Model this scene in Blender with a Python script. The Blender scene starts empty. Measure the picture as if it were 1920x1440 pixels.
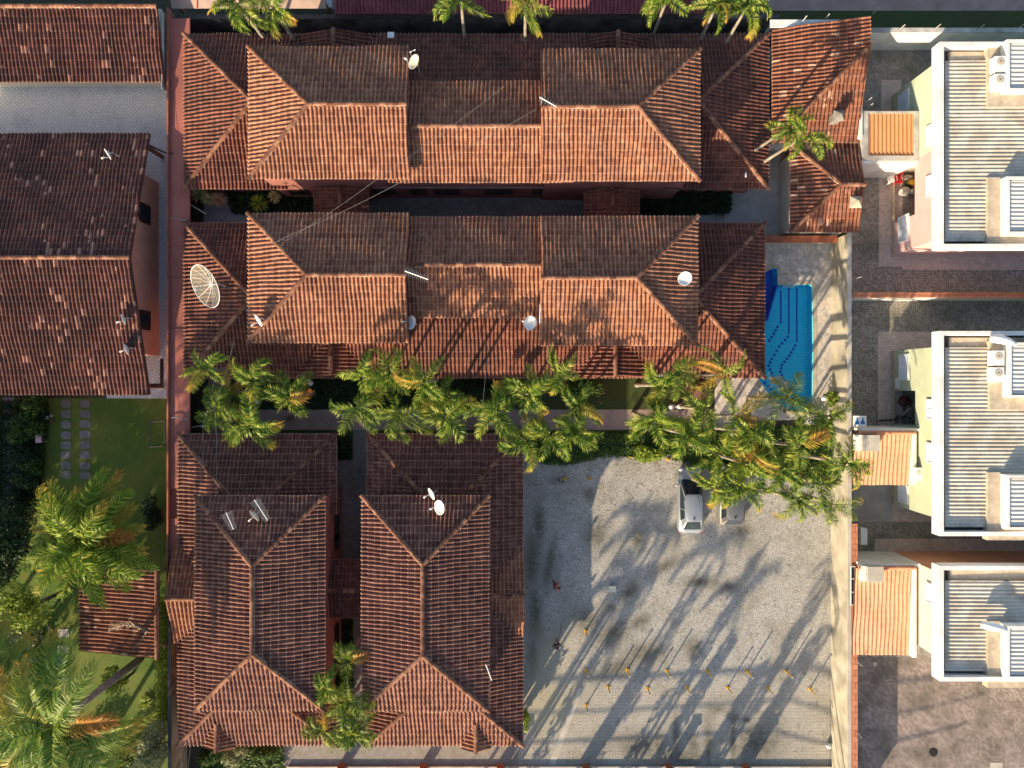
import bpy, math, random
import numpy as np
from mathutils import Vector, Matrix
from mathutils.geometry import tessellate_polygon
R = math.radians
random.seed(7)
C = bpy.context.scene.collection
S = bpy.context.scene

# ---------------------------------------------------------------- camera, sky, sun, exposure
HC = 47.0            # drone height above the parking ground, metres
FP = 1316.0          # focal length in photo pixels (photo is 1920 wide)
cam = bpy.data.cameras.new('camera'); camo = bpy.data.objects.new('camera', cam)
C.objects.link(camo); camo.location = (0, 0, HC); camo.rotation_euler = (0, 0, 0)
cam.sensor_fit = 'HORIZONTAL'; cam.angle = 2*math.atan(960/FP); cam.clip_end = 3000; cam.clip_start = 0.5
S.camera = camo
SUN_EL = 18.8
SD = Vector((0.525, 0.851, 0)).normalized()          # the way shadows fall
w = bpy.data.worlds.new('World'); S.world = w; w.use_nodes = True
nt = w.node_tree; bg = nt.nodes['Background']
sky = nt.nodes.new('ShaderNodeTexSky'); sky.sky_type = 'NISHITA'; sky.sun_disc = False
sky.sun_elevation = R(SUN_EL); sky.sun_rotation = math.atan2(-SD.x, -SD.y)
sky.altitude = 10; sky.air_density = 1.0; sky.dust_density = 1.5
nt.links.new(sky.outputs[0], bg.inputs[0]); bg.inputs[1].default_value = 0.122
sl = bpy.data.lights.new('sun', 'SUN'); sl.energy = 5.0; sl.angle = R(0.6); sl.color = (1.0, 0.79, 0.53)
so = bpy.data.objects.new('sun', sl); C.objects.link(so)
ce = math.cos(R(SUN_EL))
so.rotation_euler = Vector((SD.x*ce, SD.y*ce, -math.sin(R(SUN_EL)))).to_track_quat('-Z', 'Y').to_euler()
so.location = (-60, -100, 60)
S.view_settings.view_transform = 'Standard'; S.view_settings.look = 'None'
S.view_settings.gamma = 1.0; S.view_settings.exposure = 1.10
S.render.engine = 'CYCLES'
S.cycles.max_bounces = 6; S.cycles.transparent_max_bounces = 8

# ---------------------------------------------------------------- helpers
def X(px, h=0.0): return (px-960)*(HC-h)/FP
def Y(py, h=0.0): return (720-py)*(HC-h)/FP
def P(px, py, h=0.0): return Vector((X(px, h), Y(py, h), h))
ORG = {}
def link(o): C.objects.link(o); return o
def tag(o, label=None, cat=None, group=None, kind=None):
    if label: o['label'] = label
    if cat: o['category'] = cat
    if group: o['group'] = group
    if kind: o['kind'] = kind
    return o
def thing(name, label, cat, loc=(0, 0, 0), rz=0.0, group=None):
    o = bpy.data.objects.new(name, None); link(o); o.location = loc; o.rotation_euler = (0, 0, rz)
    o.empty_display_size = 0.3
    ORG[o.name] = Vector(loc)
    return tag(o, label, cat, group)
def copy_thing(root, loc, rz=None, label=None, scale=None, group=None):
    r = root.copy(); link(r); r.location = loc
    if rz is not None: r.rotation_euler = (root.rotation_euler[0], root.rotation_euler[1], rz)
    if scale is not None: r.scale = (scale,)*3 if not hasattr(scale, '__len__') else scale
    if label: r['label'] = label
    if group: r['group'] = group
    ORG[r.name] = Vector(loc)
    for ch in list(root.children):
        c = ch.copy(); link(c); c.parent = r
        for g in list(ch.children):
            d = g.copy(); link(d); d.parent = c
    return r
class MB:
    def __init__(s): s.v = []; s.f = []; s.uv = []; s.mi = []; s.t = []; s.cur = 0; s.uvc = (0., 0.); s.tint = 0.
    def add(s, vs, fs):
        b = len(s.v); s.v.extend([tuple(q) for q in vs])
        for f in fs:
            s.f.append(tuple(b+i for i in f)); s.uv.append(s.uvc); s.mi.append(s.cur); s.t.append(s.tint)
        return s
    def box(s, x0, y0, z0, x1, y1, z1):
        x0, x1 = min(x0, x1), max(x0, x1); y0, y1 = min(y0, y1), max(y0, y1)
        return s.add([(x0,y0,z0),(x1,y0,z0),(x1,y1,z0),(x0,y1,z0),(x0,y0,z1),(x1,y0,z1),(x1,y1,z1),(x0,y1,z1)],
              [(0,3,2,1),(4,5,6,7),(0,1,5,4),(1,2,6,5),(2,3,7,6),(3,0,4,7)])
    def beam(s, a, b, w, h=None):
        a = Vector(a); b = Vector(b); h = h or w; d = (b-a).normalized()
        up = Vector((0,0,1)) if abs(d.z) < .95 else Vector((1,0,0))
        x = d.cross(up).normalized()*w/2; y = x.cross(d).normalized()*h/2
        vs = [p+i*x+j*y for p in (a, b) for i, j in ((-1,-1),(1,-1),(1,1),(-1,1))]
        return s.add(vs, [(0,1,2,3),(7,6,5,4),(0,4,5,1),(1,5,6,2),(2,6,7,3),(3,7,4,0)])
    def prism(s, poly, z0, z1):
        n = len(poly)
        vs = [(p[0],p[1],z0) for p in poly]+[(p[0],p[1],z1) for p in poly]
        return s.add(vs, [tuple(range(n-1,-1,-1)), tuple(range(n,2*n))]+[(i,(i+1)%n,n+(i+1)%n,n+i) for i in range(n)])
    def slab(s, pts, th):               # polygon pts (3D) thickened downward along its normal
        pts = [Vector(p) for p in pts]; n = (pts[1]-pts[0]).cross(pts[2]-pts[0]).normalized()
        if n.z < 0: pts = pts[::-1]; n = -n
        k = len(pts); vs = pts+[p-n*th for p in pts]
        return s.add(vs, [tuple(range(k)), tuple(range(2*k-1,k-1,-1))]+[(i,k+i,k+(i+1)%k,(i+1)%k) for i in range(k)])
    def tube(s, path, r, n=6, cap=True):
        path = [Vector(p) for p in path]; rs = r if hasattr(r, '__len__') else [r]*len(path)
        vs = []; m = len(path)
        for i, p in enumerate(path):
            d = (path[min(i+1, m-1)]-path[max(i-1, 0)]).normalized()
            a = Vector((0,0,1)) if abs(d.z) < .9 else Vector((1,0,0))
            x = d.cross(a).normalized(); y = d.cross(x)
            for k in range(n):
                t = 2*math.pi*k/n; vs.append(p+(x*math.cos(t)+y*math.sin(t))*rs[i])
        fs = [(i*n+k, i*n+(k+1)%n, (i+1)*n+(k+1)%n, (i+1)*n+k) for i in range(m-1) for k in range(n)]
        if cap: fs += [tuple(range(n-1,-1,-1)), tuple((m-1)*n+k for k in range(n))]
        return s.add(vs, fs)
    def lathe(s, prof, c=(0,0,0), n=16, M=None):
        c = Vector(c); vs = []
        for r, z in prof:
            for k in range(n):
                t = 2*math.pi*k/n; q = Vector((r*math.cos(t), r*math.sin(t), z))
                if M: q = M @ q
                vs.append(c+q)
        m = len(prof)
        return s.add(vs, [(i*n+k, i*n+(k+1)%n, (i+1)*n+(k+1)%n, (i+1)*n+k) for i in range(m-1) for k in range(n)])
    def ball(s, c, r, n=10, m=6):
        rx, ry, rz = r if hasattr(r, '__len__') else (r,r,r); c = Vector(c); vs = []
        for i in range(m+1):
            a = -math.pi/2+math.pi*i/m
            for k in range(n):
                t = 2*math.pi*k/n; vs.append(c+Vector((rx*math.cos(a)*math.cos(t), ry*math.cos(a)*math.sin(t), rz*math.sin(a))))
        return s.add(vs, [(i*n+k, i*n+(k+1)%n, (i+1)*n+(k+1)%n, (i+1)*n+k) for i in range(m) for k in range(n)])
    def mesh(s, name, mats, smooth=False, off=None):
        me = bpy.data.meshes.new(name); v = s.v
        if off is not None: v = [(a-off.x, b-off.y, c-off.z) for a, b, c in v]
        me.from_pydata(v, [], s.f)
        mats = mats if isinstance(mats, (list, tuple)) else [mats]
        for m in mats: me.materials.append(m)
        me.polygons.foreach_set('material_index', s.mi)
        if any(u != (0., 0.) for u in s.uv):
            L = me.uv_layers.new(name='UVMap'); arr = []
            for f, u in zip(s.f, s.uv): arr.extend(list(u)*len(f))
            L.data.foreach_set('uv', arr)
        if any(s.t):
            A = me.attributes.new('tint', 'FLOAT', 'FACE'); A.data.foreach_set('value', s.t)
        if smooth: me.polygons.foreach_set('use_smooth', [True]*len(me.polygons))
        me.update(); return me
    def build(s, name, mats, parent=None, smooth=False):
        off = ORG.get(parent.name) if parent else None
        o = bpy.data.objects.new(name, s.mesh(name, mats, smooth, off)); link(o)
        if parent: o.parent = parent; ORG[o.name] = off
        else: ORG[o.name] = Vector((0,0,0))
        return o

# ---------------------------------------------------------------- materials
def new_mat(name):
    m = bpy.data.materials.new(name); m.use_nodes = True; t = m.node_tree
    b = t.nodes['Principled BSDF']; b.inputs['Specular IOR Level'].default_value = .22; return m, t, b
def N(t, typ, **kw):
    n = t.nodes.new('ShaderNode'+typ)
    for k, v in kw.items():
        if k.startswith('i_'):
            key = k[2:]; key = int(key) if key.isdigit() else key
            n.inputs[key].default_value = v
        else: setattr(n, k, v)
    return n
def ramp(t, src, stops):
    n = t.nodes.new('ShaderNodeValToRGB'); cr = n.color_ramp
    while len(cr.elements) < len(stops): cr.elements.new(.5)
    for e, (p, c) in zip(cr.elements, stops):
        e.position = p; e.color = (c, c, c, 1) if not hasattr(c, '__len__') else tuple(c)+(1,)
    t.links.new(src, n.inputs[0]); return n.outputs[0]
def mixc(t, f, a, b, mode='MIX'):
    n = t.nodes.new('ShaderNodeMix'); n.data_type = 'RGBA'; n.blend_type = mode
    for sk, v in ((n.inputs[0], f), (n.inputs[6], a), (n.inputs[7], b)):
        if hasattr(v, 'node'): t.links.new(v, sk)
        else: sk.default_value = v if not hasattr(v, '__len__') else tuple(v)+(1,)
    return n.outputs[2]
def mth(t, op, a, b=0.0):
    n = t.nodes.new('ShaderNodeMath'); n.operation = op
    for i, v in enumerate((a, b)):
        if hasattr(v, 'node'): t.links.new(v, n.inputs[i])
        else: n.inputs[i].default_value = v
    return n.outputs[0]
def noise(t, vec, scale, detail=4, rough=.55):
    n = N(t, 'TexNoise', i_Scale=scale, i_Detail=detail, i_Roughness=rough); t.links.new(vec, n.inputs['Vector']); return n.outputs[0]
def coords(t): return t.nodes.new('ShaderNodeTexCoord').outputs['Object']
def bump(t, b, h, dist, strength=1.0):
    n = N(t, 'Bump', i_Strength=strength, i_Distance=dist); t.links.new(h, n.inputs['Height']); t.links.new(n.outputs[0], b.inputs['Normal'])
def speck(name, c1, c2, c3=None, s1=3., s2=.4, rough=.85, bmp=0., bs=20., metal=0., mixa=.5):
    """two-tone noise colour with an optional larger third tone of dirt"""
    m, t, b = new_mat(name); co = coords(t)
    a = ramp(t, noise(t, co, s1), [(.35, c1), (.68, c2)])
    if c3 is not None: a = mixc(t, mth(t, 'MULTIPLY', ramp(t, noise(t, co, s2, 5, .6), [(.42, 0.), (.62, 1.)]), mixa), a, c3)
    t.links.new(a, b.inputs['Base Color']); b.inputs['Roughness'].default_value = rough; b.inputs['Metallic'].default_value = metal
    if bmp: bump(t, b, noise(t, co, bs, 3), bmp)
    return m
def tile_mat(name, dark, mid, light, pale=.0, lich=.5, lip=.35, palec=(.5,.3,.2)):
    m, t, b = new_mat(name); co = coords(t)
    uv = t.nodes.new('ShaderNodeTexCoord').outputs['UV']; sp = N(t, 'SeparateXYZ'); t.links.new(uv, sp.inputs[0])
    cb = N(t, 'CombineXYZ'); t.links.new(mth(t,'FLOOR',sp.outputs[0]), cb.inputs[0]); t.links.new(mth(t,'FLOOR',sp.outputs[1]), cb.inputs[1])
    wn = N(t, 'TexWhiteNoise', noise_dimensions='2D'); t.links.new(cb.outputs[0], wn.inputs['Vector'])
    c = ramp(t, wn.outputs[0], [(0., tuple(.55*p+.45*q for p,q in zip(mid,dark))), (.5, mid), (1., tuple(.7*p+.3*q for p,q in zip(mid,light)))])
    n2 = noise(t, co, 5., 5, .7)
    c = mixc(t, ramp(t, n2, [(.42, 0.), (.64, .6)]), c, dark)
    c = mixc(t, ramp(t, noise(t, co, 2.2, 4, .6), [(.5, 0.), (.72, .55)]), c, light)
    c = mixc(t, mth(t,'MULTIPLY', ramp(t, noise(t, co, .45, 6, .65), [(.40, 0.), (.66, 1.)]), lich), c, (.044,.022,.020))
    c = mixc(t, mth(t,'MULTIPLY', ramp(t, noise(t, co, 17., 3, .6), [(.60, 0.), (.68, 1.)]), .45), c, (.34,.22,.17))
    if pale:
        wn2 = N(t, 'TexWhiteNoise', noise_dimensions='3D'); t.links.new(cb.outputs[0], wn2.inputs['Vector'])
        pm = mth(t, 'GREATER_THAN', mth(t,'ADD', wn2.outputs[0], mth(t,'MULTIPLY', mth(t,'SUBTRACT', noise(t, co, .5, 3), .5), .9)), 1.0-pale)
        c = mixc(t, mth(t,'MULTIPLY', pm, mth(t,'MULTIPLY', wn2.outputs[0], .8)), c, palec)
    fr = mth(t, 'FRACT', sp.outputs[1])
    lm = mth(t, 'MULTIPLY', mth(t, 'LESS_THAN', fr, .09), mth(t,'MULTIPLY', ramp(t, noise(t, co, 9., 2), [(.35, .2), (.6, 1.)]), lip))
    c = mixc(t, lm, c, (.62,.42,.28))
    t.links.new(c, b.inputs['Base Color']); b.inputs['Roughness'].default_value = .8
    bump(t, b, n2, .015)
    return m
def leaf_mat(name, c1, c2, c3=None, tint=False, trans=.35, rough=.45):
    m, t, b = new_mat(name)
    rnd = N(t, 'NewGeometry').outputs['Random Per Island']
    c = ramp(t, rnd, [(0., c1), (.6, c2), (1., c3 or c2)])
    if tint:
        at = N(t, 'Attribute', attribute_name='tint').outputs['Fac']
        tc = ramp(t, at, [(0., c1), (.35, c2), (.6, (.36,.33,.05)), (.82, (.50,.34,.06)), (1., (.46,.20,.05))])
        c = mixc(t, ramp(t, at, [(.1, 0.), (.45, .92)]), c, tc)
    t.links.new(c, b.inputs['Base Color']); b.inputs['Roughness'].default_value = rough
    tr = N(t, 'BsdfTranslucent'); t.links.new(c, tr.inputs[0])
    mx = N(t, 'MixShader'); mx.inputs[0].default_value = trans
    t.links.new(b.outputs[0], mx.inputs[1]); t.links.new(tr.outputs[0], mx.inputs[2])
    t.links.new(mx.outputs[0], t.nodes['Material Output'].inputs[0]); return m
def brick_mat(name, c1, c2, mortar, sc, moss=None, mosslo=.45, rot=0., bw=.5, rh=.25, ms=.02, s2=.35, bmp=.01):
    m, t, b = new_mat(name); co = coords(t)
    mp = N(t, 'Mapping'); mp.inputs['Rotation'].default_value = (0, 0, rot); t.links.new(co, mp.inputs[0])
    br = N(t, 'TexBrick', i_Scale=sc); t.links.new(mp.outputs[0], br.inputs['Vector'])
    for k, v in (('Color1', c1), ('Color2', c2), ('Mortar', mortar)): br.inputs[k].default_value = tuple(v)+(1,)
    br.inputs['Mortar Size'].default_value = ms; br.inputs['Brick Width'].default_value = bw; br.inputs['Row Height'].default_value = rh
    c = br.outputs[0]
    c = mixc(t, .55, c, ramp(t, noise(t, co, 2.2, 6, .7), [(.3, 0.35), (.7, 1.)]), 'MULTIPLY')
    if moss is not None: c = mixc(t, ramp(t, noise(t, co, s2, 6, .68), [(mosslo, 0.), (mosslo+.22, .85)]), c, moss)
    t.links.new(c, b.inputs['Base Color']); b.inputs['Roughness'].default_value = .85
    bump(t, b, br.outputs['Fac'], -bmp); return m
def crazy_mat(name):
    m, t, b = new_mat(name); co = coords(t)
    v1 = N(t, 'TexVoronoi', i_Scale=3.0); v1.inputs['Randomness'].default_value = 1.; t.links.new(co, v1.inputs['Vector'])
    v2 = N(t, 'TexVoronoi', feature='DISTANCE_TO_EDGE', i_Scale=3.0); t.links.new(co, v2.inputs['Vector'])
    sp = N(t, 'SeparateColor'); t.links.new(v1.outputs['Color'], sp.inputs[0])
    c = ramp(t, sp.outputs[0], [(0., (.40,.38,.35)), (.5, (.56,.53,.48)), (.8, (.58,.50,.42)), (1., (.68,.66,.62))])
    c = mixc(t, .4, c, ramp(t, noise(t, co, 4., 5), [(.3,.5),(.7,1.)]), 'MULTIPLY')
    c = mixc(t, ramp(t, v2.outputs[0], [(.0, 1.), (.035, 0.)]), c, (.30,.27,.22))
    t.links.new(c, b.inputs['Base Color']); b.inputs['Roughness'].default_value = .7; return m
def glass_mat(name, col=(.02,.03,.035), rough=.06):
    m, t, b = new_mat(name); b.inputs['Base Color'].default_value = col+(1,); b.inputs['Roughness'].default_value = rough
    b.inputs['Specular IOR Level'].default_value = .4; return m
def paint_mat(name, col, rough=.3, metal=0., coat=0.):
    m, t, b = new_mat(name); co = coords(t)
    c = mixc(t, .25, col, ramp(t, noise(t, co, 6., 4), [(.3,.6),(.7,1.)]), 'MULTIPLY')
    t.links.new(c, b.inputs['Base Color']); b.inputs['Roughness'].default_value = rough; b.inputs['Metallic'].default_value = metal
    b.inputs['Coat Weight'].default_value = coat; return m

M = {}
M['tile'] = tile_mat('roof_tile', (.105,.034,.024), (.335,.142,.080), (.52,.275,.16), lich=.26, lip=.6, pale=.0)
M['tile_brown'] = tile_mat('roof_tile_brown', (.070,.022,.020), (.200,.080,.057), (.40,.20,.14), lich=.32, lip=.7, pale=.0)
M['tile_wet'] = tile_mat('roof_tile_mossy', (.055,.018,.014), (.185,.062,.042), (.34,.135,.085), lich=.65, lip=.35, pale=.0)
M['tile_old'] = tile_mat('roof_tile_old', (.050,.021,.018), (.150,.056,.042), (.30,.135,.10), pale=.035, lich=.8, lip=.2, palec=(.44,.23,.16))
M['tile_red'] = tile_mat('roof_tile_red', (.10,.035,.024), (.23,.085,.05), (.38,.17,.10), pale=.03, lich=.5, lip=.3)
M['tile_new'] = tile_mat('roof_tile_new', (.56,.28,.16), (.66,.35,.21), (.72,.41,.26), lich=.05, lip=.5)
M['tile_purple'] = tile_mat('roof_tile_purple', (.12,.03,.035), (.22,.06,.07), (.30,.10,.10), lich=.5, lip=.1)
def ridge_mat(name, a, bb, cc):
    m, t, b = new_mat(name); co = coords(t)
    uv = t.nodes.new('ShaderNodeTexCoord').outputs['UV']
    wn = N(t, 'TexWhiteNoise', noise_dimensions='2D'); t.links.new(uv, wn.inputs['Vector'])
    c = ramp(t, wn.outputs[0], [(0., a), (.5, bb), (1., cc)])
    c = mixc(t, ramp(t, noise(t, co, 4., 5, .7), [(.45, 0.), (.65, .8)]), c, a)
    t.links.new(c, b.inputs['Base Color']); b.inputs['Roughness'].default_value = .85; return m
M['ridge'] = ridge_mat('ridge_tile', (.08,.032,.022), (.21,.09,.055), (.36,.19,.115))
M['ridge_new'] = ridge_mat('ridge_tile_new', (.45,.20,.12), (.55,.25,.15), (.62,.33,.2))
M['mortar'] = speck('ridge_mortar', (.22,.15,.11), (.60,.52,.42), (.12,.06,.045), s1=9, s2=1.2, mixa=.9)
M['deck'] = speck('roof_underside', (.10,.04,.03), (.16,.07,.05), s1=2)
M['pink'] = speck('pink_plaster', (.33,.135,.11), (.42,.18,.145), (.20,.09,.075), s1=1.5, s2=.8, mixa=.5)
M['salmon'] = speck('salmon_plaster', (.66,.31,.21), (.72,.36,.25), (.52,.24,.165), s1=.9, s2=.5, mixa=.4)
M['terracotta_slab'] = speck('terracotta_slab', (.33,.11,.085), (.42,.15,.115), (.22,.08,.065), s1=.7, s2=.25, mixa=.6)
M['ochre'] = speck('ochre_ground', (.56,.36,.20), (.66,.45,.26), (.22,.16,.08), s1=2, s2=.8, mixa=.8)
M['concrete'] = speck('concrete', (.32,.32,.31), (.40,.40,.385), (.22,.22,.21), s1=1.4, s2=.5)
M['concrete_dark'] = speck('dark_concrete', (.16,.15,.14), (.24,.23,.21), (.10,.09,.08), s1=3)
M['concrete_brown'] = speck('brown_path', (.30,.22,.185), (.37,.275,.23), (.20,.15,.125), s1=1.6, s2=.6)
M['concrete_light'] = speck('light_concrete', (.42,.39,.34), (.52,.49,.43), (.30,.27,.22), s1=1.5, s2=.7)
M['soil'] = speck('soil', (.045,.040,.030), (.09,.075,.05), (.035,.05,.02), s1=2.5, s2=.6, bmp=.03)
M['beige_wall'] = speck('beige_wall', (.40,.37,.29), (.48,.45,.36), (.18,.165,.125), s1=1.2, s2=.55, mixa=.65)
M['white'] = speck('white_plaster', (.70,.69,.66), (.78,.77,.75), (.46,.43,.38), s1=2.5, s2=.7, mixa=.45)
M['white_old'] = speck('stained_plaster', (.42,.40,.37), (.58,.56,.52), (.20,.18,.16), s1=1.5, s2=.6, mixa=.7)
M['grey_wall'] = speck('grey_wall', (.15,.135,.125), (.21,.19,.175), (.06,.055,.05), s1=1.5, s2=.7, mixa=.9)
M['green_wall'] = speck('green_plaster', (.42,.47,.33), (.47,.52,.37), (.34,.38,.27), s1=1.5, s2=.7, mixa=.4)
M['pale_green'] = speck('pale_green_plaster', (.48,.55,.38), (.54,.60,.44), s1=1.5)
M['pale_pink'] = speck('pale_pink_plaster', (.56,.38,.36), (.62,.43,.41), (.5,.33,.31), s1=1.5, s2=.5, mixa=.4)
M['cream'] = speck('cream_plaster', (.60,.56,.45), (.66,.62,.51), s1=1.5)
M['stone_strip'] = speck('stone_strip', (.42,.35,.26), (.55,.47,.36), (.3,.25,.18), s1=4, s2=1.5)
M['red_cap'] = speck('red_wall_cap', (.30,.09,.05), (.40,.14,.08), (.16,.06,.04), s1=3, s2=1)
M['orange_cap'] = brick_mat('orange_wall_cap', (.52,.20,.11), (.60,.25,.14), (.3,.12,.08), 1., bw=8., rh=.38, ms=.02)
M['fibre'] = speck('fibre_cement', (.48,.44,.36), (.57,.53,.45), (.31,.27,.21), s1=7, s2=.9, mixa=.75)
M['fibre_light'] = speck('fibre_cement_light', (.56,.54,.49), (.64,.62,.57), (.5,.47,.42), s1=4, s2=1)
M['orange_metal'] = speck('orange_metal', (.56,.25,.10), (.62,.29,.13), (.42,.19,.09), s1=2, s2=.5, rough=.5)
M['gutter'] = speck('dark_gutter', (.06,.055,.05), (.10,.09,.08), s1=3)
M['metal'] = paint_mat('grey_metal', (.45,.45,.45), .4, .6)
M['pipe'] = paint_mat('dark_pipe', (.10,.035,.03), .5)
M['wire'] = paint_mat('grey_wire', (.26,.25,.25), .5)
M['darkwire'] = paint_mat('dark_wire', (.05,.05,.05), .5)
M['white_paint'] = paint_mat('white_paint', (.8,.8,.78), .35)
M['dish'] = paint_mat('dish_white', (.72,.72,.71), .4)
M['dish_cream'] = paint_mat('dish_cream', (.66,.60,.45), .5)
M['dark_frame'] = paint_mat('dark_frame', (.05,.022,.015), .5)
M['glass'] = glass_mat('window_glass')
M['glass_blue'] = glass_mat('car_glass', (.03,.05,.06), .05)
M['shutter'] = paint_mat('white_shutter', (.66,.70,.74), .4)
M['yellow'] = speck('yellow_paint', (.62,.36,.03), (.72,.44,.06), (.35,.2,.05), s1=5, s2=2, mixa=.5)
M['black'] = paint_mat('black_rubber', (.02,.02,.02), .7)
M['red_plastic'] = paint_mat('red_plastic', (.62,.03,.03), .35)
M['wood'] = speck('wood', (.20,.10,.05), (.30,.17,.10), s1=3)
M['trunk'] = speck('palm_trunk', (.20,.175,.14), (.34,.30,.25), (.10,.085,.06), s1=5, s2=2)
M['bark'] = speck('bark', (.09,.065,.045), (.17,.13,.10), s1=5)
M['shaft'] = leaf_mat('crown_shaft', (.10,.17,.03), (.14,.22,.05), trans=.05)
M['frond'] = leaf_mat('palm_frond', (.022,.070,.010), (.14,.235,.02), (.52,.50,.11), tint=True, trans=.38)
M['frond_big'] = leaf_mat('big_palm_frond', (.05,.13,.014), (.24,.35,.04), (.58,.56,.12), tint=True, trans=.5)
M['frond_coco'] = leaf_mat('coconut_frond', (.06,.15,.025), (.20,.32,.05), (.48,.50,.12), tint=True, trans=.35)
M['leaf'] = leaf_mat('shrub_leaf', (.025,.06,.012), (.06,.12,.02), (.12,.18,.035))
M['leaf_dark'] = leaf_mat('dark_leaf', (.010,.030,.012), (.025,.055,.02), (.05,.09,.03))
M['leaf_lime'] = leaf_mat('lime_leaf', (.12,.20,.02), (.24,.32,.04), (.38,.42,.07))
M['leaf_yellow'] = leaf_mat('yellow_leaf', (.30,.32,.02), (.45,.42,.04), (.5,.5,.08))
M['leaf_pale'] = leaf_mat('pale_leaf', (.18,.20,.08), (.32,.34,.16), (.45,.46,.26))
M['leaf_cream'] = leaf_mat('cream_blade', (.40,.36,.12), (.52,.48,.20), (.60,.56,.30))
M['leaf_rose'] = leaf_mat('rose_blade', (.42,.20,.12), (.50,.30,.18), (.55,.40,.26))
M['leaf_blue'] = leaf_mat('blue_agave_blade', (.12,.22,.34), (.20,.34,.50), (.30,.45,.60), trans=.1)
M['leaf_dry'] = leaf_mat('dry_leaf', (.30,.24,.16), (.42,.35,.25), (.5,.43,.32))
def grass_mat(name, a, b_, c_, s=.3):
    m, t, b = new_mat(name); co = coords(t)
    c = ramp(t, noise(t, co, 14., 4, .7), [(.3, a), (.7, b_)])
    c = mixc(t, ramp(t, noise(t, co, s, 5, .6), [(.42, 0.), (.66, .8)]), c, c_)
    t.links.new(c, b.inputs['Base Color']); b.inputs['Roughness'].default_value = .8
    bump(t, b, noise(t, co, 22., 3), .08); return m
M['lawn'] = grass_mat('lawn', (.045,.105,.014), (.115,.19,.03), (.20,.21,.045))  # third tone puts sunlit patches, with worn grass, into the colour
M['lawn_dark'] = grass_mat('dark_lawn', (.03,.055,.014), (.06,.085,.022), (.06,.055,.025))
M['paver'] = brick_mat('dark_paver', (.58,.55,.50), (.32,.29,.26), (.09,.09,.07), 2.9, moss=(.10,.105,.075), rot=.785, mosslo=.52, ms=.035)
M['paver_pink'] = brick_mat('pink_paver', (.72,.60,.54), (.60,.50,.44), (.38,.31,.27), 3.4, moss=(.36,.29,.25), mosslo=.55, rh=.5)
M['paver_yard'] = brick_mat('yard_paver', (.62,.52,.48), (.30,.24,.215), (.10,.09,.075), 2.9, moss=(.085,.075,.06), mosslo=.44, rot=.785, s2=.55, ms=.035)
M['paver_path'] = brick_mat('interlocking_paver', (.42,.39,.34), (.34,.31,.27), (.2,.18,.15), 4.4, moss=(.25,.22,.18), mosslo=.55)
M['crazy'] = crazy_mat('crazy_paving')
def tilefloor_mat():
    m, t, b = new_mat('patterned_floor_tile'); co = coords(t)
    v = N(t, 'TexVoronoi', i_Scale=3.4); v.inputs['Randomness'].default_value = .25; t.links.new(co, v.inputs['Vector'])
    c = ramp(t, v.outputs['Distance'], [(.25, (.66,.69,.70)), (.42, (.42,.47,.52)), (.6, (.70,.72,.73))])
    c = mixc(t, .5, c, ramp(t, noise(t, co, 9., 3), [(.35,.55),(.65,1.)]), 'MULTIPLY')
    c = mixc(t, ramp(t, noise(t, co, .5, 5), [(.5,0.),(.75,.5)]), c, (.25,.27,.28))
    t.links.new(c, b.inputs['Base Color']); b.inputs['Roughness'].default_value = .45; return m
M['tilefloor'] = tilefloor_mat()
def gravel_mat():
    m, t, b = new_mat('gravel'); co = coords(t)
    n1 = noise(t, co, 9., 4, .75); v = N(t, 'TexVoronoi', i_Scale=17.); t.links.new(co, v.inputs['Vector'])
    sp = N(t, 'SeparateColor'); t.links.new(v.outputs['Color'], sp.inputs[0])
    c = ramp(t, sp.outputs[0], [(0., (.22,.21,.19)), (.15, (.36,.35,.32)), (.75, (.46,.445,.41)), (1., (.56,.545,.51))])
    c = mixc(t, .5, c, ramp(t, n1, [(.3, .45), (.6, 1.)]), 'MULTIPLY')
    br = N(t, 'TexBrick', i_Scale=2.6); t.links.new(co, br.inputs['Vector'])
    for k, q in (('Color1', (.58,.55,.48)), ('Color2', (.50,.47,.41)), ('Mortar', (.13,.115,.09))): br.inputs[k].default_value = q+(1,)
    br.inputs['Mortar Size'].default_value = .04
    pv = N(t, 'Attribute', attribute_name='paver').outputs['Fac']
    pv = mth(t, 'MULTIPLY', pv, ramp(t, noise(t, co, .9, 5, .7), [(.34, .15), (.56, .95)]))
    c = mixc(t, pv, c, br.outputs[0])
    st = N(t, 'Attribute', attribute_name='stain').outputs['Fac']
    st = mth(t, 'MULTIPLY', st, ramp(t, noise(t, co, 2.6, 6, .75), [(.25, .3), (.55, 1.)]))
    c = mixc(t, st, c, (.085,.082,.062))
    c = mixc(t, mth(t,'MULTIPLY', ramp(t, noise(t, co, .35, 6, .7), [(.46, 0.), (.66, 1.)]), .5), c, (.20,.185,.15))
    c = mixc(t, mth(t,'MULTIPLY', ramp(t, noise(t, co, 1.6, 8, .8), [(.55, 0.), (.62, 1.)]), .55), c, (.13,.12,.09))
    sa = N(t, 'Attribute', attribute_name='sand').outputs['Fac']
    c = mixc(t, mth(t,'MULTIPLY', sa, .5), c, (.44,.40,.26))
    t.links.new(c, b.inputs['Base Color']); b.inputs['Roughness'].default_value = .9
    bump(t, b, sp.outputs[1], .05, .9); return m
M['gravel'] = gravel_mat()

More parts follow.
